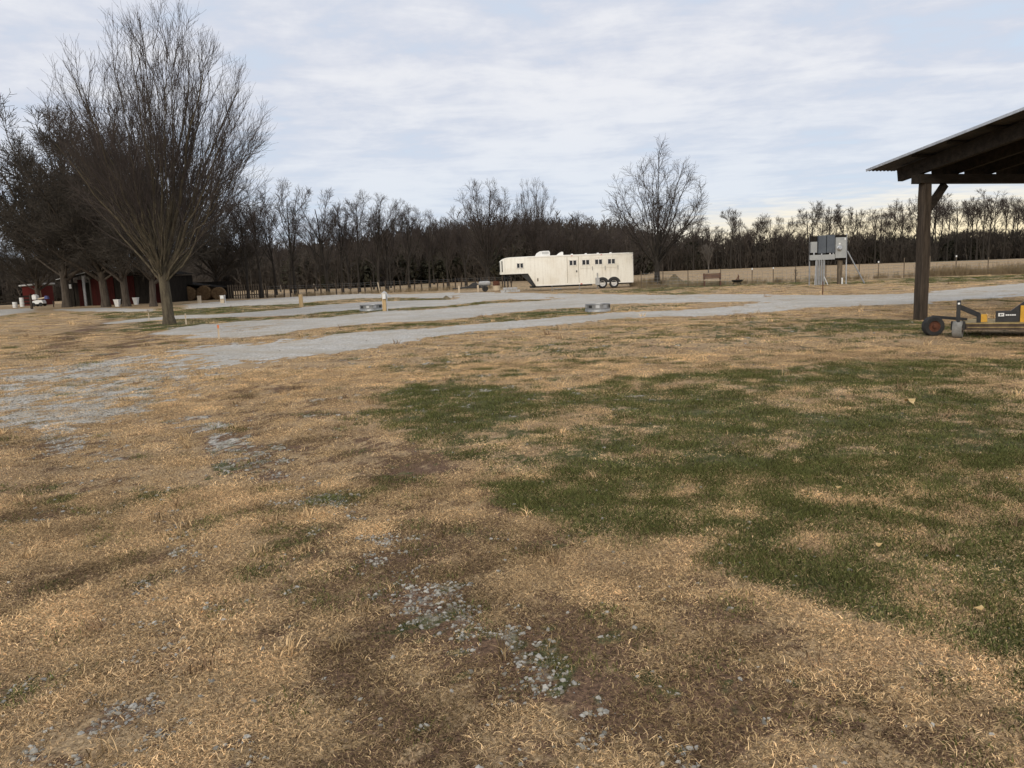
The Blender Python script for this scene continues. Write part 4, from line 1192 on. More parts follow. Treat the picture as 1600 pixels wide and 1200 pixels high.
# ------------------------------------------------------------------ pavilion
def pavilion():
    bx, by = G(1438, 499)
    al = R(17.5)
    t = thing('pavilion', 'open pole pavilion with dark timber frame and corrugated metal roof beside the mower', 'pavilion', (bx, by, 0), al)
    # local x along the back beam, local -y towards the viewer (uphill of the roof)
    zb0 = zat(1438, 287, by); zb1 = zat(1438, 273, by)
    PW = 0.235
    def post(x, y, h, w):
        b = MB(); r = random.Random(int(x * 10 + y * 7))
        secs = []
        for k in range(9):
            z = -0.1 + (h + 0.1) * k / 8; ww = w * (1.06 - 0.10 * k / 8)
            secs.append([(x + sx * ww / 2 * c + r.uniform(-.008, .008), y + sy * ww / 2 * c2 + r.uniform(-.008, .008), z) for sx, sy, c, c2 in ((-1, -1, .86, 1), (1, -1, .86, 1), (1, -1, 1, .86), (1, 1, 1, .86), (1, 1, .86, 1), (-1, 1, .86, 1), (-1, 1, 1, .86), (-1, -1, 1, .86))])
        b.loft(secs)
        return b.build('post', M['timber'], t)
    sl = 0.15
    D = 5.6; N = 8; sp = 1.12
    zr = zb1 + 0.02
    post(0, 0, zb0, PW); post(N * sp - 0.4, 0, zb0, PW)
    fz1 = zb1 + D * sl
    post(0, -D, fz1 - 0.25, PW); post(N * sp - 0.4, -D, fz1 - 0.25, PW)
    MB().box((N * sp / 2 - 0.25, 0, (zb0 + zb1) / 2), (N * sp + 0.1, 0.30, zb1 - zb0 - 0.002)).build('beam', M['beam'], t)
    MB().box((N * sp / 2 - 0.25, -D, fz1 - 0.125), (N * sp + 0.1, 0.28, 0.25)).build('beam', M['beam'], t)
    for sx in (0.0,):
        MB().bar((0.10, 0, zb0 - 0.66), (0.62, 0, zb0 - 0.04), 0.14, 0.16, (0, 1, 0)).build('knee_brace', M['beam'], t)
    MB().bar((N * sp - 0.56, 0, zb0 - 0.66), (N * sp - 1.08, 0, zb0 - 0.06), 0.14, 0.16, (0, 1, 0)).build('knee_brace', M['beam'], t)
    y_back, y_front = 0.72, -D - 0.9
    RH = 0.33
    for k in range(N + 1):
        x = -0.12 + k * sp
        if k == N: x -= 0.2
        def zz(y): return zr + RH / 2 - y * sl
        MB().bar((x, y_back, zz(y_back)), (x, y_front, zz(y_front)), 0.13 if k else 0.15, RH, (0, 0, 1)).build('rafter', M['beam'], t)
    for k in range(7):
        y = -0.25 - k * 1.02
        z = zr + RH - y * sl + 0.026
        MB().box((N * sp / 2 - 0.2, y, z), (N * sp + 0.9, 0.12, 0.045)).build('purlin', M['beam'], t)
    # corrugated sheets
    x_left = -0.80; wsh = 0.84
    prof = []
    n = 30
    ys = (y_back + 0.42, y_front - 0.35)
    def zroof(y): return zr + RH - y * sl + 0.062
    V, Fq = [], []
    for i in range(n + 1):
        u = i / n
        dz = 0.016 * math.sin(u * 2 * math.pi * 7)
        for y in ys:
            V.append((u * wsh, y, zroof(y) + dz)); V.append((u * wsh, y, zroof(y) + dz + 0.006))
    for i in range(n):
        a = i * 4; b2 = a + 4
        Fq += [(a, b2, b2 + 2, a + 2), (a + 1, a + 3, b2 + 3, b2 + 1), (a, a + 1, b2 + 1, b2), (a + 2, b2 + 2, b2 + 3, a + 3)]
    Fq += [(0, 2, 3, 1), (n * 4, n * 4 + 1, n * 4 + 3, n * 4 + 2)]
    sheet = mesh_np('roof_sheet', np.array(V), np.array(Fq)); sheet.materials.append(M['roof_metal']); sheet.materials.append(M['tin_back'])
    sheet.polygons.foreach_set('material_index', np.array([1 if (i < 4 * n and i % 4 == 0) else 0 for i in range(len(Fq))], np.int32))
    MB().bar((x_left - 0.012, ys[0], zroof(ys[0]) + 0.01), (x_left - 0.012, ys[1], zroof(ys[1]) + 0.01), 0.02, 0.06).build('rake_trim', M['galv'], t)
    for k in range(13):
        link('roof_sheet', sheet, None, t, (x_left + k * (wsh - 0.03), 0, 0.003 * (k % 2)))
pavilion()

# ------------------------------------------------------------------ mower
def mower():
    wx, wy = G(1496, 526)
    u = wy / FPX * 1.01
    t = thing('finish_mower', 'yellow and black tractor finish mower parked beside the pavilion post', 'mower', (wx, wy, gz(wx, wy)), R(-27))
    def wheel(x, y, r, w, ang=0, mt=M['tyre_grey'], name='gauge_wheel', mr=M['brown_steel']):
        o = bpy.data.objects.new(name, None); COL.objects.link(o); o.parent = t
        o.location = (x, y, r - 0.01); o.rotation_euler = (0, 0, ang); o.empty_display_size = 0.1
        MB().lathe((0, 0, 0), (0, 1, 0), [(r * 0.55, -w * .46), (r * .88, -w * .5), (r * .97, -w * .38), (r, -w * .12), (r, w * .12), (r * .97, w * .38), (r * .88, w * .5), (r * .55, w * .46)], 22).build('tyre', mt, o, True)
        MB().lathe((0, 0, 0), (0, 1, 0), [(0, -w * .52), (r * .15, -w * .52), (r * .2, -w * .3), (r * .45, -w * .28), (r * .57, -w * .44), (r * .57, w * .44), (r * .45, w * .28), (0, w * .3)], 18).build('rim', mr, o, True)
        return o
    wheel(0, 0, 0.175, 0.17, R(80))
    wheel(1.85, 0, 0.175, 0.17, R(84))
    wheel(1.85, 1.35, 0.175, 0.17, R(84))
    wheel(-0.42, 0.42, 0.21, 0.17, R(22), M['tyre'], 'rear_wheel', M['rust'])
    # deck
    dx0, dx1, dz = 0.14, 2.05, 0.28
    d = MB()
    d.box(((dx0 + dx1) / 2, 0.62, dz), (dx1 - dx0, 1.18, 0.02))
    d.build('deck', M['deck_top'], t)
    MB().box(((dx0 + dx1) / 2, 0.035, dz - 0.07), (dx1 - dx0, 0.018, 0.11)).box((dx0 + 0.004, 0.62, dz - 0.07), (0.02, 1.14, 0.11)).box((dx1 - 0.004, 0.62, dz - 0.07), (0.02, 1.14, 0.11)).box(((dx0 + dx1) / 2, 1.2, dz - 0.07), (dx1 - dx0 - 0.05, 0.018, 0.11)).build('skirt', M['brown_steel'], t)
    MB().box(((dx0 + dx1) / 2, 0.022, dz - 0.075), (dx1 - dx0 - 0.06, 0.008, 0.015)).build('wear_strip', M['deck_top'], t)
    # caster arms
    def caster(x, y, s):
        o = MB().box((x, y, 0.54), (0.07, 0.07, 0.40)).bar((x, y, 0.62), (x + s * 0.36, y + 0.12, 0.44), 0.06, 0.09).bar((x + s * 0.36, y + 0.12, 0.46), (x + s * 0.36, y + 0.12, dz), 0.07, 0.07).build('caster_arm', M['black'], t)
        MB().box((x, y - 0.002, 0.33), (0.05, 0.2, 0.05)).bar((x - 0.10, y, 0.33), (x - 0.10, y, 0.15), 0.02, 0.05).bar((x + 0.10, y, 0.33), (x + 0.10, y, 0.15), 0.02, 0.05).build('fork', M['black'], o)
        MB().cyl((x, y - 0.045, 0.68), (x, y - 0.036, 0.68), 0.022).build('pin', M['white'], o)
    caster(0.0, 0.02, 1); caster(1.85, 0.02, -1); caster(1.85, 1.35, -1)
    MB().bar((-0.42, 0.53, 0.2), (-0.42, 0.62, 0.40), 0.05, 0.05).bar((-0.42, 0.62, 0.38), (0.2, 0.8, 0.31), 0.06, 0.06).build('caster_arm', M['black'], t)
    # spindle housings, gearbox guard, hitch
    MB().box((0.46, 0.40, dz + 0.085), (0.13, 0.13, 0.15), taper=0.85).build('spindle_housing', M['yellow'], t)
    g = MB().box((0.86, 0.30, dz + 0.12), (0.40, 0.10, 0.21)).build('belt_guard', M['black'], t)
    MB().box((0.745, 0.246, dz + 0.155), (0.10, 0.008, 0.065)).build('emblem_plate', M['white'], g)
    MB().box((0.735, 0.240, dz + 0.155), (0.020, 0.008, 0.034)).box((0.762, 0.240, dz + 0.16), (0.016, 0.008, 0.020)).build('emblem_mark', M['black'], g)
    for k, (xx, ww) in enumerate(((0.832, 0.026), (0.866, 0.030), (0.902, 0.026), (0.938, 0.032), (0.974, 0.026))):
        MB().box((xx, 0.246, dz + 0.148), (ww, 0.008, 0.026)).build('lettering', M['white'], g)
    MB().box((1.12, 0.28, dz + 0.17), (0.12, 0.12, 0.32)).build('frame_upright', M['yellow'], t)
    MB().box((1.40, 0.34, dz + 0.09), (0.42, 0.30, 0.16)).build('gearbox_mount', M['yellow'], t)
    MB().lathe((1.45, 0.4, dz + 0.16), (0, -1, 0.1), [(0.0, 0.09), (0.15, 0.08), (0.22, 0.02), (0.23, -0.05), (0.2, -0.2), (0, -0.2)], 20).build('drive_cover', M['black'], t, True)
    MB().bar((0.93, 0.30, dz + 0.18), (1.14, 0.30, dz + 0.36), 0.06, 0.10).bar((1.17, 0.30, dz + 0.30), (1.17, 0.30, dz + 0.62), 0.07, 0.07).bar((1.17, 0.30, dz + 0.5), (1.9, 0.6, dz + 0.1), 0.03, 0.05).build('hitch_mast', M['black'], t)
mower()

# ------------------------------------------------------------------ electric service rack
def service_rack():
    Y = 52.0
    x0 = colx(1265, Y)
    t = thing('service_rack', 'grey electrical meter boxes on a post rack beyond the gravel road', 'electric rack', (x0, Y, 0))
    def lx(px, py=400): return colx(px, Y, zat(px, py, Y)) - x0
    def z(px, py): return zat(px, py, Y)
    def rect(mb, pxa, pya, pxb, pyb, y0, y1):
        xa, xb = lx(pxa), lx(pxb); pc = (pxa + pxb) / 2
        za, zb_ = z(pc, pyb), z(pc, pya)
        return mb.box(((xa + xb) / 2, (y0 + y1) / 2, (za + zb_) / 2), (xb - xa, abs(y1 - y0), zb_ - za))
    rect(MB(), 1265.5, 368, 1323, 407, 0.06, 0.10).build('backboard', M['dark_board'], t)
    rect(MB(), 1277, 368, 1289, 396, -0.16, 0.058).build('breaker_panel', M['slate_box'], t)
    rect(MB(), 1290, 367, 1302.5, 395, -0.18, 0.058).build('breaker_panel', M['slate_box'], t)
    rect(MB(), 1266, 378, 1275.5, 395, -0.12, 0.058).build('junction_box', M['grey_box'], t)
    rect(MB(), 1264.5, 398, 1303, 406, -0.16, 0.058).build('wire_trough', M['grey_box'], t)
    m = rect(MB(), 1303.5, 371, 1320, 403, -0.20, 0.058).build('meter_cabinet', M['grey_box'], t)
    c = (lx(1309), -0.2, z(1309, 388))
    MB().lathe(c, (0, -1, 0), [(0.17, 0.0), (0.17, 0.06), (0.13, 0.09), (0.12, 0.17), (0.09, 0.20), (0, 0.2)], 18).build('meter', M['galv'], m, True)
    MB().box((lx(1309.5), -0.205, z(1309, 381)), (0.12, 0.012, 0.10)).box((lx(1318), -0.205, z(1318, 373.5)), (0.08, 0.012, 0.14)).build('label_plate', M['white'], m)
    for px in (1271, 1283, 1296, 1301):
        MB().cyl((lx(px), -0.08, z(px, 399)), (lx(px), -0.08, z(px, 394)), 0.05).build('nipple', M['white'] if px == 1296 else M['galv'], t)
    for k in range(8):
        px = 1275 + k * 1.85
        yy = -0.12 + 0.07 * (k % 2)
        MB().cyl((lx(px), yy, -0.05), (lx(px), yy, z(px, 405.5)), 0.040, None, 10).build('conduit', M['conduit'], t, True)
    MB().cyl((lx(1266.5), 0.16, -0.1), (lx(1266.5), 0.16, z(1266, 369)), 0.045).build('post', M['galv_dull'], t, True)
    MB().cyl((lx(1324.5), 0.16, -0.1), (lx(1323.5), 0.16, z(1324, 365)), 0.042).build('post', M['galv'], t, True)
    MB().cyl((lx(1325), 0.13, z(1325, 392)), (lx(1350), -0.2, -0.04), 0.045).build('diagonal_brace', M['galv_dull'], t, True)
    MB().box((lx(1313.5), 0.22, 1.0), (0.18, 0.18, 2.2)).box((lx(1317), 0.24, 1.0), (0.12, 0.14, 2.1)).build('wood_post', M['old_wood'], t)
    MB().cyl((lx(1273), -0.1, 0), (lx(1274.5), -0.05, z(1274, 407)), 0.03).bar((lx(1287.5), -0.1, 0.55), (lx(1292.5), -0.2, 0.0), 0.05, 0.05).build('ground_rod', M['galv'], t)
    MB().cyl((lx(1317), 0.05, -0.02), (lx(1317), 0.05, 0.42), 0.05).build('stub_pipe', M['white'], t)
service_rack()

# ------------------------------------------------------------------ fire rings
def fire_ring(px, py, wpx, label):
    x, y = G(px, py)
    t = thing('fire_ring', label, 'fire ring', (x, y, gz(x, y)))
    r = wpx / 2 * y / FPX
    h = 0.30
    V = MB()
    n = 48
    prof = [(1.0, 0.09), (1.0, h - 0.02), (1.02, h), (0.985, h), (0.965, h - 0.02), (0.965, 0.09)]
    V.lathe((0, 0, 0), (0, 0, 1), [(r * a, z) for a, z in prof], n)
    V.build('ring_wall', M['galv_dull'], t, True)
    MB().lathe((0, 0, 0), (0, 0, 1), [(r * 1.0, 0.0), (r * 1.04, 0.01), (r * 1.04, 0.085), (r * 1.005, 0.095), (r * 0.97, 0.09)], n).build('base_band', M['galv'], t, True)
    for k in range(10):
        a = 2 * math.pi * k / 10 + 0.2
        MB().box((r * 1.006 * math.cos(a), r * 1.006 * math.sin(a), 0.21), (0.012, 0.15, 0.11), Matrix.Rotation(a, 3, 'Z')).build('vent_plate', M['galv'] if k % 3 else M['black'], t)
fire_ring(934, 486.5, 38, 'galvanised steel fire ring on the grass wedge below the trailer')
fire_ring(580, 486, 34, 'galvanised steel fire ring beside a timber hookup post')

# ------------------------------------------------------------------ hookup posts and stakes
def hookup(px, py, top, w, label, group=None, m='fresh_wood', box=True):
    x, y = G(px, py)
    h = zat(px, top, y)
    t = thing('hookup_post', label, 'post', (x, y, gz(x, y)), R(6), group)
    MB().box((0, 0, h / 2 - 0.05), (w, w, h + 0.1)).build('timber', M[m], t)
    if box:
        MB().box((0.0, 0, h + 0.012), (w * 1.2, w * 1.2, 0.02)).box((w * 0.1, -w / 2 - 0.05, h - 0.14), (w * 0.9, 0.1, 0.24)).build('cap_box', M['white'], t)
        MB().cyl((w * 0.78, 0, -0.05), (w * 0.78, 0, h + 0.05), 0.035).build('riser_pipe', M['galv'], t)
hookup(601, 487, 459, 0.17, 'square timber hookup post with a white box and pipe beside a fire ring')
hookup(471, 480, 460, 0.22, 'plain doubled timber post on the green strip between gravel lanes', box=False)
hookup(348, 474, 462, 0.30, 'pale short post with a white box by the hay bales', m='pale_wood')
hookup(312, 474, 462, 0.28, 'pale short post in front of the leftmost hay bale', m='pale_wood', box=False)
def stake(px, py, top, w, m, label, tip=None, lean=0.0):
    x, y = G(px, py); h = zat(px, top, y)
    t = thing('marker_stake', label, 'stake', (x, y, gz(x, y)), 0.4)
    MB().loft([[(-w / 2, -w / 3, -0.08), (w / 2, -w / 3, -0.08), (w / 2, w / 3, -0.08), (-w / 2, w / 3, -0.08)], [(-w / 2 + lean, -w / 3, h), (w / 2 + lean, -w / 3, h), (w / 2 + lean, w / 3, h), (-w / 2 + lean, w / 3, h)]]).build('shaft', M[m], t)
    if tip: MB().box((lean * 0.9, 0, h - 0.05), (w * 1.15, w * 0.9, 0.10)).build('painted_tip', M[tip], t)
stake(342, 529, 507, 0.05, 'pale_wood', 'orange-tipped wooden stake at the edge of the gravel lane', 'orange', 0.01)
stake(291, 507, 490, 0.05, 'pale_wood', 'pale wooden stake in the green strip beside the fan-shaped tree')
stake(233, 500, 488, 0.04, 'pale_wood', 'thin pale stake in the gravel left of the fan-shaped tree')
stake(1285.5, 461, 440, 0.04, 'rust', 'thin rusty stake at the road edge before the electric rack')
stake(498, 459, 443, 0.10, 'pale_wood', 'leaning pale timber against the wire fence', lean=-0.55)
stake(441, 461, 445, 0.07, 'pale_wood', 'bleached stake standing by the fence row trees', lean=-0.12)
stake(594, 458, 441, 0.10, 'pale_wood', 'bleached timber leaning by the gravel heap', lean=-0.2)

# ------------------------------------------------------------------ heaps
def heap(name, px, py, wpx, hpx, m, label, cat, seed):
    x, y = G(px, py)
    w = wpx * y / FPX / 2; h = hpx * y / FPX
    rr_ = np.random.default_rng(seed)
    n, k = 36, 14
    V = [(0, 0, h)]; Fq = []
    ph = rr_.uniform(0, 6.28, 5)
    for i in range(1, k + 1):
        u = i / k
        for j in range(n):
            a = 2 * math.pi * j / n
            rad = w * u * (1 + 0.10 * math.sin(2 * a + ph[0]) + 0.06 * math.sin(5 * a + ph[1]))
            z = h * (1 - u) ** 0.95 * (1 + 0.12 * math.sin(3 * a + ph[2])) + rr_.normal(0, 0.028) * h * (1 - u * .5)
            V.append((rad * math.cos(a), rad * math.sin(a) * 0.8, z if i < k else -0.06))
    me_f = []
    for j in range(n):
        me_f.append((0, 1 + j, 1 + (j + 1) % n))
    for i in range(k - 1):
        for j in range(n):
            a = 1 + i * n + j; b = 1 + i * n + (j + 1) % n
            me_f.append((a, a + n, b + n, b))
    mb = MB(); mb.add(V, me_f)
    o = mb.build(name, M[m], None, True, (x, y, 0))
    tag(o, label, cat)
heap('dirt_mound', 1054, 446, 42, 17, 'dirt', 'conical brown dirt mound with green growth beside the round-headed tree', 'mound', 4)
heap('gravel_heap', 601, 464, 22, 9, 'concrete', 'small grey gravel heap beyond the timber hookup post', 'heap', 5)
heap('mulch_mound', 697, 467, 16, 5, 'dirt', 'tiny brown mulch mound on the pale gravel left of the trailer', 'mound', 6)
heap('brush_heap', 484, 462, 20, 6, 'dirt', 'low dark brush heap at the edge of the far gravel lane', 'heap', 7)

# ------------------------------------------------------------------ bench and fire bowl
def bench():
    Y = 60; x = colx(1113, Y)
    t = thing('garden_bench', 'dark slatted wooden bench facing the yard by the field fence', 'bench', (x, Y, 0), R(-8))
    w = 1.35
    for k in range(4):
        MB().box((0, 0.22 + 0.03 * k, 0.62 + 0.10 * k), (w, 0.03, 0.085)).build('back_slat', M['bench'], t)
    for k in range(4):
        MB().box((0, -0.22 + 0.12 * k, 0.44), (w, 0.10, 0.03)).build('seat_slat', M['pale_wood'] if k == 0 else M['bench'], t)
    for s in (-1, 1):
        MB().box((s * 0.6, -0.2, 0.21), (0.07, 0.07, 0.42)).build('leg', M['bench'], t)
        MB().box((s * 0.6, 0.26, 0.5), (0.07, 0.06, 1.0)).build('leg', M['bench'], t)
        MB().box((s * 0.6, 0.0, 0.66), (0.08, 0.5, 0.04)).build('armrest', M['bench'], t)
bench()
def bowl():
    Y = 60; x = colx(1152, Y)
    t = thing('fire_bowl', 'black fire bowl on short legs to the right of the bench', 'fire bowl', (x, Y, 0))
    MB().lathe((0, 0, 0.18), (0, 0, 1), [(0.0, 0), (0.25, 0.03), (0.4, 0.12), (0.45, 0.22), (0.42, 0.22), (0.36, 0.13), (0.0, 0.05)], 20).build('bowl', M['black'], t, True)
    for k in range(3):
        a = 2.1 * k + 0.4
        MB().bar((0.25 * math.cos(a), 0.25 * math.sin(a), 0.22), (0.38 * math.cos(a), 0.38 * math.sin(a), -0.02), 0.04, 0.04).build('leg', M['black'], t)
    for k in range(5):
        a = 1.3 * k
        MB().bar((0.2 * math.cos(a), 0.2 * math.sin(a), 0.3), (-0.05 * math.cos(a + 0.5) + 0.1, -0.05 * math.sin(a), 0.62 + 0.05 * k), 0.03, 0.03).build('stick', M['rust'], t)
bowl()

# ------------------------------------------------------------------ fences
def wire_fence(name, label, pts, rows, mpost, tip=True, mesh_h=None, style='t', sag=0.0):
    """pts: (x, y, height) posts"""
    t = thing(name, label, 'fence', (pts[0][0], pts[0][1], 0))
    ox, oy = pts[0][0], pts[0][1]
    for i, (x, y, h) in enumerate(pts):
        if style == 't':
            p = MB().box((x - ox, y - oy, h / 2 - 0.1), (0.045, 0.045, h + 0.2)).box((x - ox, y - oy - 0.02, h / 2), (0.07, 0.012, h)).build('post', M[mpost], t)
            if tip and i in (4, 5, 9, 12): MB().box((x - ox, y - oy - 0.004, h - 0.07), (0.085, 0.065, 0.14)).build('white_tip', M['white'], p)
        else:
            MB().cyl((x - ox, y - oy, -0.1), (x - ox + random.Random(i).uniform(-.08, .08), y - oy, h), 0.085, 0.075, 8).build('post', M[mpost], t, True)
    segs, rads = [], []
    for (xa, ya, ha), (xb, yb, hb) in zip(pts[:-1], pts[1:]):
        for r in rows:
            segs.append([(xa - ox, ya - oy, r), ((xa + xb) / 2 - ox, (ya + yb) / 2 - oy, r - sag), (xb - ox, yb - oy, r)])
        if mesh_h:
            n = max(2, int(math.hypot(xb - xa, yb - ya) / 0.35))
            for k in range(1, n):
                f = k / n; X, Yy = xa + (xb - xa) * f - ox, ya + (yb - ya) * f - oy
                segs.append([(X, Yy, 0.03), (X, Yy, mesh_h * 0.5), (X, Yy, mesh_h)])
    A = np.array(segs, float)
    me = mesh_np('wire', *tubes(A, np.full(A.shape[:2], 0.008), 3)); me.materials.append(M['galv_dull'])
    w = link('wire', me, None, t); w['kind'] = 'stuff'
posts = []
for px, top in ((1002, 424), (1036, 426), (1075, 426), (1126, 427), (1175, 419), (1208, 418), (1243, 421), (1290, 414), (1342, 412), (1372, 408), (1412, 403), (1452, 400), (1493, 399), (1543, 402), (1610, 396), (1690, 392)):
    Y = 62 if px < 1500 else 62 - (px - 1500) * 0.03
    posts.append((colx(px, Y), Y, max(1.25, zat(px, top, Y))))
wire_fence('field_fence', 'woven wire fence with white-tipped steel posts before the tan field', posts, (0.25, 0.5, 0.75, 1.0, 1.15), 'old_wood', True, 1.0)
posts = []
r4 = random.Random(14)
px = 418.0
while px < 800:
    Y = 84 + (px - 418) * 0.02
    posts.append((colx(px, Y), Y, r4.uniform(1.15, 1.45)))
    px += r4.uniform(9, 14)
wire_fence('pasture_fence', 'wire fence on dark wooden posts below the row of slender trees', posts, (0.4, 0.7, 1.0, 1.2), 'timber', False, None, 'w', 0.03)
# board fence behind the hay bales
def paling():
    Y = 86.0; x0 = colx(358, Y)
    t = thing('paling_fence', 'grey vertical paling fence between the hay bales and the fence row', 'fence', (x0, Y, 0))
    W = colx(416, Y) - x0; n = 17
    me = MB().box((0, 0, 0.78), (0.13, 0.03, 1.56)).mesh('paling')
    me.materials.append(M['old_wood'])
    for k in range(n):
        link('paling', me, None, t, (W * k / (n - 1), 0.004 * (k % 2), 0.0))
    for z in (0.4, 1.25):
        MB().box((W / 2, 0.05, z), (W, 0.05, 0.1)).build('rail', M['dark_board'], t)
paling()

# dry weeds along the field fence and under the trailer
def weeds():
    rng = np.random.default_rng(55)
    vs = []
    for k in range(4):
        n = 26
        base = np.zeros((n, 4, 3)); b0 = rng.normal(0, 0.22, (n, 2)); dv = rng.normal(0, 0.22, (n, 2)); h = rng.uniform(0.35, 1.0, n)
        for q in range(4):
            base[:, q, :2] = b0 + dv * h[:, None] * (q / 3) ** 1.5; base[:, q, 2] = h * q / 3
        rad = np.linspace(0.009, 0.004, 4)[None] * np.ones((n, 1))
        l1 = branches(rng, base, rad, 4, 0.4, 1, (20, 50), (0.08, 0.22), 0.8, 0.3, 0.1, 3, None, 0.006, 0.8)
        me = mesh_np('weed', *pack([tubes(base, rad, 3), tubes(*l1, 3)])); me.materials.append(M['weed']); vs.append(me)
    P, S = [], []
    for _ in range(420):
        px = rng.choice([rng.uniform(1330, 1680), rng.uniform(990, 1340), rng.uniform(1450, 1680)])
        Y = 62.3 + rng.normal(0, 0.5) - max(0, px - 1500) * 0.03
        P.append((colx(px, Y), Y, -0.03)); S.append(rng.uniform(0.35, 0.8) * (1.35 if px > 1440 else 0.8))
    for _ in range(60):
        Y = 69.5 + rng.normal(0, 0.4); P.append((colx(rng.uniform(985, 1050), Y), Y, -0.03)); S.append(rng.uniform(0.4, 0.9))
    for _ in range(160):
        px = rng.uniform(420, 800); Y = 84.5 + rng.normal(0, 0.6); P.append((colx(px, Y), Y, -0.03)); S.append(rng.uniform(0.3, 0.7))
    P = np.array(P); n = len(P)
    cover_object('dry_weeds', vs, P, np.array(S), np.stack([np.zeros(n), np.zeros(n), rng.uniform(0, 6.28, n)], 1), rng.integers(0, 4, n), np.ones((n, 3)),
                 'tall dry weeds standing along the wire fences', 'weeds')
weeds()

# ------------------------------------------------------------------ farm buildings
def barn():
    Y = 80.0; x0 = colx(118, Y)
    t = thing('red_barn', 'dark red barn with a pale metal lean-to roof behind the dense trees', 'barn', (x0, Y, 0))
    def lx(px): return colx(px, Y, 2) - x0
    def z(px, py): return zat(px, py, Y)
    W = lx(258); D = 7.0
    xl = lx(146)
    zt = z(157, 424)
    # board wall, every board a piece
    bw = 0.42
    bd = MB().box((bw / 2, 0, 1.45), (bw - 0.012, 0.05, 2.9)).mesh('wall_board'); bd.materials.append(M['barn_red'])
    k = 0; x = xl
    while x < W:
        if not (lx(172) < x < lx(186) or lx(208) < x < lx(232)):
            link('wall_board', bd, None, t, (x, 0.006 * (k % 2), 0))
        x += bw; k += 1
    MB().box(((xl + W) / 2, D / 2 + 0.06, 1.4), (W - xl - 0.02, D, 2.8)).build('interior', M['dark_board'], t)
    MB().prism([(xl - 0.2, 2.92), (xl + 2.2, zt), (W - 2.2, zt), (W + 0.3, 2.92)], -0.35, D + 0.4).build('roof', M['dark_board'], t)
    # lean-to on the left
    za, zb_ = z(100, 437), z(157, 423)
    xa, xb = lx(99), lx(158)
    rf = MB()
    n = 10
    for i in range(n):
        f0, f1 = i / n, (i + 1) / n - 0.004
        rf_x0, rf_x1 = xa + (xb - xa) * f0, xa + (xb - xa) * f1
        MB().add([(rf_x0, -1.2, za + (zb_ - za) * f0), (rf_x1, -1.2, za + (zb_ - za) * f1 - 0.02), (rf_x1, 4.5, za + (zb_ - za) * f1 + 0.45), (rf_x0, 4.5, za + (zb_ - za) * f0 + 0.47),
                  (rf_x0, -1.2, za + (zb_ - za) * f0 + 0.05), (rf_x1, -1.2, za + (zb_ - za) * f1 + 0.03), (rf_x1, 4.5, za + (zb_ - za) * f1 + 0.5), (rf_x0, 4.5, za + (zb_ - za) * f0 + 0.52)],
                 [(3, 2, 1, 0), (4, 5, 6, 7), (0, 1, 5, 4), (1, 2, 6, 5), (2, 3, 7, 6), (3, 0, 4, 7)]).build('roof_sheet', M['roof_metal'], t)
    MB().bar((xa, -1.18, za - 0.12), (xb, -1.18, zb_ - 0.12), 0.06, 0.2).build('fascia', M['dark_board'], t)
    for px, m in ((108, 'dark_board'), (122, 'dark_board'), (139.5, 'concrete')):
        xx = lx(px); f = (xx - xa) / (xb - xa)
        MB().box((xx, -1.0, (za + (zb_ - za) * f) / 2 - 0.1), (0.16 if m == 'dark_board' else 0.20, 0.16, za + (zb_ - za) * f - 0.12)).build('post', M[m], t)
    for px0, px1 in ((127, 138), (147, 161)):
        MB().box(((lx(px0) + lx(px1)) / 2, -0.6, 1.35), (lx(px1) - lx(px0), 0.06, 2.7)).build('red_panel', M['barn_red'], t)
    MB().box((lx(114), 1.0, 1.2), (lx(134) - lx(100), 0.06, 2.4)).build('back_wall', M['dark_board'], t)
    MB().box((lx(116), -0.9, 2.05), (0.62, 0.04, 0.42)).build('sign_board', M['concrete'], t)
barn()
def white_tub(px, py, w, h, label, m='white'):
    x, y = G(px, py)
    t = thing('white_tub', label, 'tub', (x, y, 0))
    MB().loft([[(-w * .32, -w * .32, 0), (w * .32, -w * .32, 0), (w * .32, w * .32, 0), (-w * .32, w * .32, 0)], [(-w / 2, -w / 2, h), (w / 2, -w / 2, h), (w / 2, w / 2, h), (-w / 2, w / 2, h)]]).build('tub', M[m], t)
    MB().box((0, 0, h + 0.015), (w * 1.08, w * 1.08, 0.05)).build('rim', M[m], t)
white_tub(184, 479, 0.46, 0.62, 'white tapered tub between the two thick trunks before the barn')
white_tub(213, 476, 0.45, 0.66, 'white tapered tub right of the straight dense trunk before the barn')
white_tub(129, 476, 0.28, 0.45, 'small white pail beside the lean-to post of the red barn')
def lean_clutter():
    for k, (px, py, s, lab) in enumerate(((110, 476, 0.6, 'weathered plank stack at the barn lean-to corner'), (120, 478, 0.5, 'low heap of pale scrap boards before the barn lean-to'))):
        x, y = G(px, py)
        t = thing('plank_stack', lab, 'planks', (x, y, 0), 0.3 * k)
        for j in range(4):
            MB().box((0, 0.02 * j, 0.05 + 0.085 * j), (s * 2.0 - 0.2 * j, 0.3, 0.07), Matrix.Rotation(0.1 * (j - 1.5), 3, 'Z')).build('plank', M['pale_wood'] if (j + k) % 2 else M['old_wood'], t)
lean_clutter()
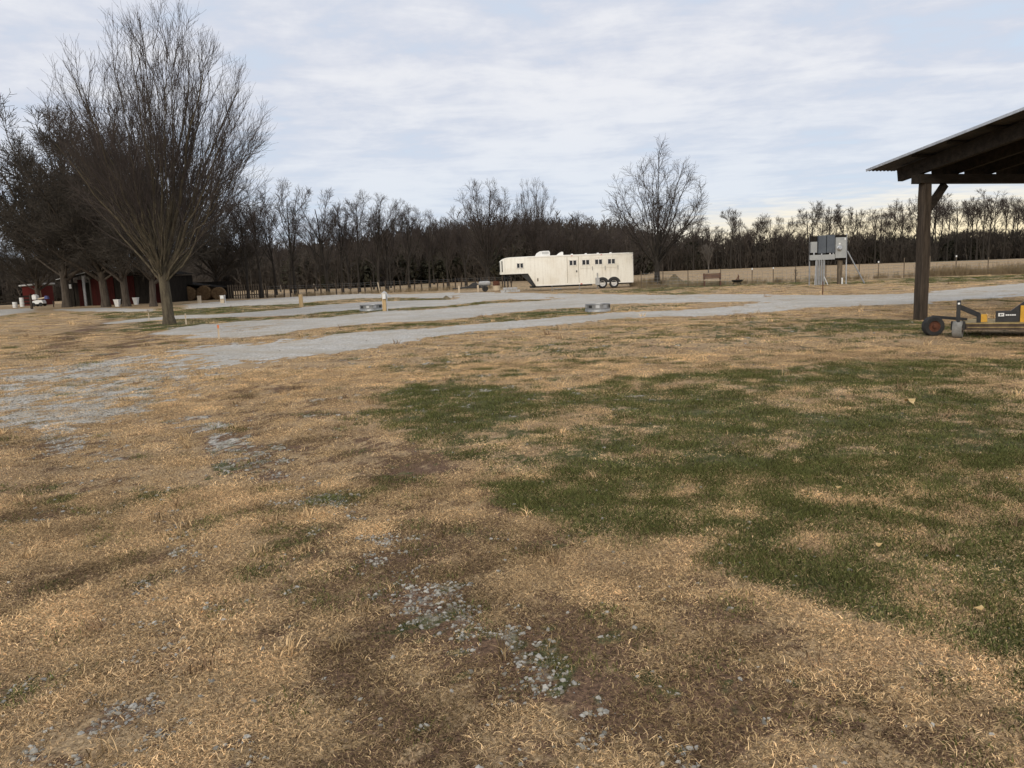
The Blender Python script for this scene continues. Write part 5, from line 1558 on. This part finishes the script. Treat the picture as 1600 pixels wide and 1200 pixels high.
def hay_shelter():
    Y = 86.0; x0 = colx(283, Y)
    t = thing('hay_shelter', 'low dark open shelter roof above the round hay bales', 'shelter', (x0, Y, 0))
    W = colx(345, Y) - x0
    zl, zr_ = zat(285, 440, Y), zat(340, 450, Y)
    MB().prism([(-1.5, zl + 0.12), (-1.5, zl), (W, zr_), (W, zr_ + 0.12)], -0.6, 4.0).build('roof', M['dark_board'], t)
    for x in (-1.2, W * 0.5, W - 0.15):
        zz = zl + (zr_ - zl) * (x + 1.5) / (W + 1.5)
        MB().box((x, 2.4, zz / 2), (0.16, 0.16, zz)).build('post', M['dark_board'], t)
    MB().box((W / 2 - 0.6, 3.6, 1.0), (W + 1.4, 0.05, 2.0)).build('back_wall', M['dark_board'], t)
hay_shelter()
def hay_bales():
    r_ = random.Random(2)
    labs = ('round hay bale at the left end under the open shelter', 'middle round hay bale with a sagging top under the shelter', 'darker round hay bale at the right end under the shelter')
    for k, px in enumerate((295, 320, 341)):
        Y = 85.6; x = colx(px, Y, 0.8)
        t = thing('hay_bale', labs[k], 'hay bale', (x, Y, 0), R((6, -8, 14)[k]))
        rad = (0.82, 0.84, 0.72)[k]
        secs = []
        for f, s in ((0, .94), (.06, 1), (.5, 1.02), (.94, 1), (1, .94)):
            secs.append([(rad * s * math.cos(a) * 1.04, f * 1.3 - 0.3, rad * 0.95 + rad * s * math.sin(a) * 0.95 * (1 + 0.02 * math.sin(5 * a + k))) for a in [i * math.pi / 12 for i in range(24)]])
        MB().loft(secs).build('bale', M['hay'], t, True)
        for q in range(3):
            MB().lathe((0, -0.3 - 0.004, rad * 0.95), (0, 1, 0), [(rad * (0.25 + 0.22 * q), 0.0), (rad * (0.28 + 0.22 * q), -0.02), (rad * (0.33 + 0.22 * q), 0.0)], 24).build('roll_ridge', M['hay'], t, True)
hay_bales()
def small_shed():
    Y = 96.0; x0 = colx(38, Y)
    t = thing('small_shed', 'small red shed with a pale flat roof at the end of the dirt track', 'shed', (x0, Y, 0))
    W = colx(67, Y) - x0; z1 = zat(52, 447, Y)
    n = 8
    bd = MB().box((W / 2, 0, 0.5 * z1 / n), (W, 0.05, z1 / n - 0.012)).mesh('wall_board'); bd.materials.append(M['shed_red'])
    for k in range(n):
        link('wall_board', bd, None, t, (0, 0.003 * (k % 2), k * z1 / n))
    MB().box((W / 2, 1.3, z1 / 2), (W - 0.04, 2.5, z1 - 0.02)).build('side_wall', M['shed_red'], t)
    MB().prism([(-0.2, z1 + 0.02), (W + 0.2, z1 + 0.16), (W + 0.2, z1 + 0.34), (-0.2, z1 + 0.18)], -0.3, 2.8).build('roof', M['roof_metal'], t)
    MB().box((W - 0.06, -0.04, z1 / 2), (0.12, 0.05, z1 - 0.03)).build('corner_trim', M['old_wood'], t)
small_shed()
def cart():
    Y = 88.0; x0 = colx(52, Y)
    t = thing('utility_cart', 'white utility cart with a rounded hood in front of the small red shed', 'cart', (x0, Y, 0))
    MB().loft([[(x, -0.4 * w, z0), (x, 0.4 * w, z0), (x, 0.36 * w, z1), (x, -0.36 * w, z1)] for x, w, z0, z1 in ((0.0, .8, .3, .5), (.15, 1, .28, .62), (.7, 1, .28, .72), (1.2, 1, .28, .70), (1.35, .85, .32, .5))]).build('body', M['white'], t, True)
    MB().loft([[(x, -0.36 * w, .8), (x, 0.36 * w, .8), (x, 0.3 * w, z1), (x, -0.3 * w, z1)] for x, w, z1 in ((0.0, .6, .95), (.1, 1, 1.25), (.35, 1, 1.36), (.6, .9, 1.22), (.66, .7, .95))]).build('hood', M['white'], t, True)
    MB().bar((0.2, 0, 0.6), (0.2, 0, 0.9), 0.06, 0.06).bar((0.7, 0, 0.85), (1.5, 0, 0.98), 0.2, 0.14).build('frame', M['pale_wood'], t)
    MB().box((1.65, 0, 0.98), (0.4, 0.4, 0.36), taper=0.7).build('blue_bin', M['blue'], t)
    for x in (0.3, 1.1):
        for s in (-1, 1):
            MB().lathe((x, 0.38 * s, 0.22), (0, 1, 0), [(0.02, -0.07), (0.2, -0.07), (0.23, 0), (0.2, 0.07), (0.02, 0.07)], 16).build('wheel', M['tyre'], t, True)
cart()
barrel(35, 90, 0.22, 1.05, M['white'], 'upright white drum before the dark board fence')
barrel(24, 86, 0.24, 0.62, M['white'], 'short white drum standing lower beside the dark board fence')
def board_fence():
    Y = 92.0; x0 = colx(-60, Y)
    t = thing('board_fence', 'dark three-board fence left of the small red shed', 'fence', (x0, Y, 0))
    W = colx(50, Y) - x0
    n = 5
    for k in range(n):
        MB().box((W * k / (n - 1), 0, 0.7), (0.16, 0.16, 1.5)).build('post', M['dark_board'], t)
    for k in range(n - 1):
        for z in (0.35, 0.75, 1.15):
            MB().box((W * (k + 0.5) / (n - 1), -0.1, z), (W / (n - 1) - 0.03, 0.04, 0.22)).build('board', M['dark_board'], t)
board_fence()
def gate_post():
    x, y = G(50, 483)
    t = thing('gate_post', 'dark wooden gate post in front of the white utility cart', 'post', (x, y, 0))
    h = zat(50, 461, y)
    MB().cyl((0, 0, -0.1), (0, 0, h), 0.12, 0.11, 10).build('shaft', M['timber'], t, True)
    MB().box((0, -0.12, h - 0.25), (0.1, 0.03, 0.12)).build('hinge', M['black'], t)
gate_post()
x, y = G(84, 480)
t = thing('track_post', 'thin dark post beside the dirt track near the barn', 'post', (x, y, 0))
MB().cyl((0, 0, -0.1), (0.02, 0, 0.62), 0.06, 0.05, 8).build('shaft', M['timber'], t, True)
MB().box((0.02, 0, 0.64), (0.13, 0.13, 0.03)).build('cap', M['black'], t)
# vine-covered sapling near the rack
def sapling():
    Y = 60.0; x = colx(1243, Y)
    rng = np.random.default_rng(8)
    tm, cm = make_tree('sap', dict(trunk=(1.0, 0.03, dict(wob=0.01)), levels=[dict(count=10, t0=0.2, t1=1.0, ang=(15, 40), length=(0.2, 0.5), ratio=0.6, up=0.4, wob=0.1, npts=3, rmin=0.012), dict(count=6, t0=0.2, t1=1, ang=(20, 60), length=(0.06, 0.16), ratio=0.8, up=0.1, wob=0.1, npts=3, rmin=0.012)]), M['bark'], M['twig_dark'], 4)
    put_tree('sapling', (tm, cm), (x, Y, 0), 0, 0.95, 'small dark sapling by the fence between the bench and the electric rack')
sapling()

# ------------------------------------------------------------------ fallen leaves and scraps in the grass
def leaf(px, py, s, label, group=None, rz=0.0):
    x, y = G(px, py)
    n = 8
    V = []
    for i in range(n):
        a = 2 * math.pi * i / n
        rr_ = s * (0.5 + 0.12 * math.cos(3 * a))
        V.append((rr_ * math.cos(a) * 1.3, rr_ * math.sin(a), 0.025 + 0.02 * math.cos(2 * a) * s / 0.08))
    V2 = [(a, b, c + 0.004) for a, b, c in V]
    fs = [tuple(range(n - 1, -1, -1)), tuple(range(n, 2 * n))] + [(i, (i + 1) % n, n + (i + 1) % n, n + i) for i in range(n)]
    o = MB().add(V + V2, fs).build('fallen_leaf', M['leaf'], None, False, (x, y, gz(x, y) + 0.02))
    o.rotation_euler = (0.15, 0.1, rz)
    tag(o, label, 'leaf', group)
leaf(1421, 631, 0.10, 'large pale dead leaf lying on the green grass', rz=0.4)
for k, (px, py) in enumerate(((1370, 868), (1178, 690), (1310, 775), (1530, 972))):
    leaf(px, py, 0.03, 'small dead leaf lying in the green grass', 'small leaves in the green grass', k * 1.1)
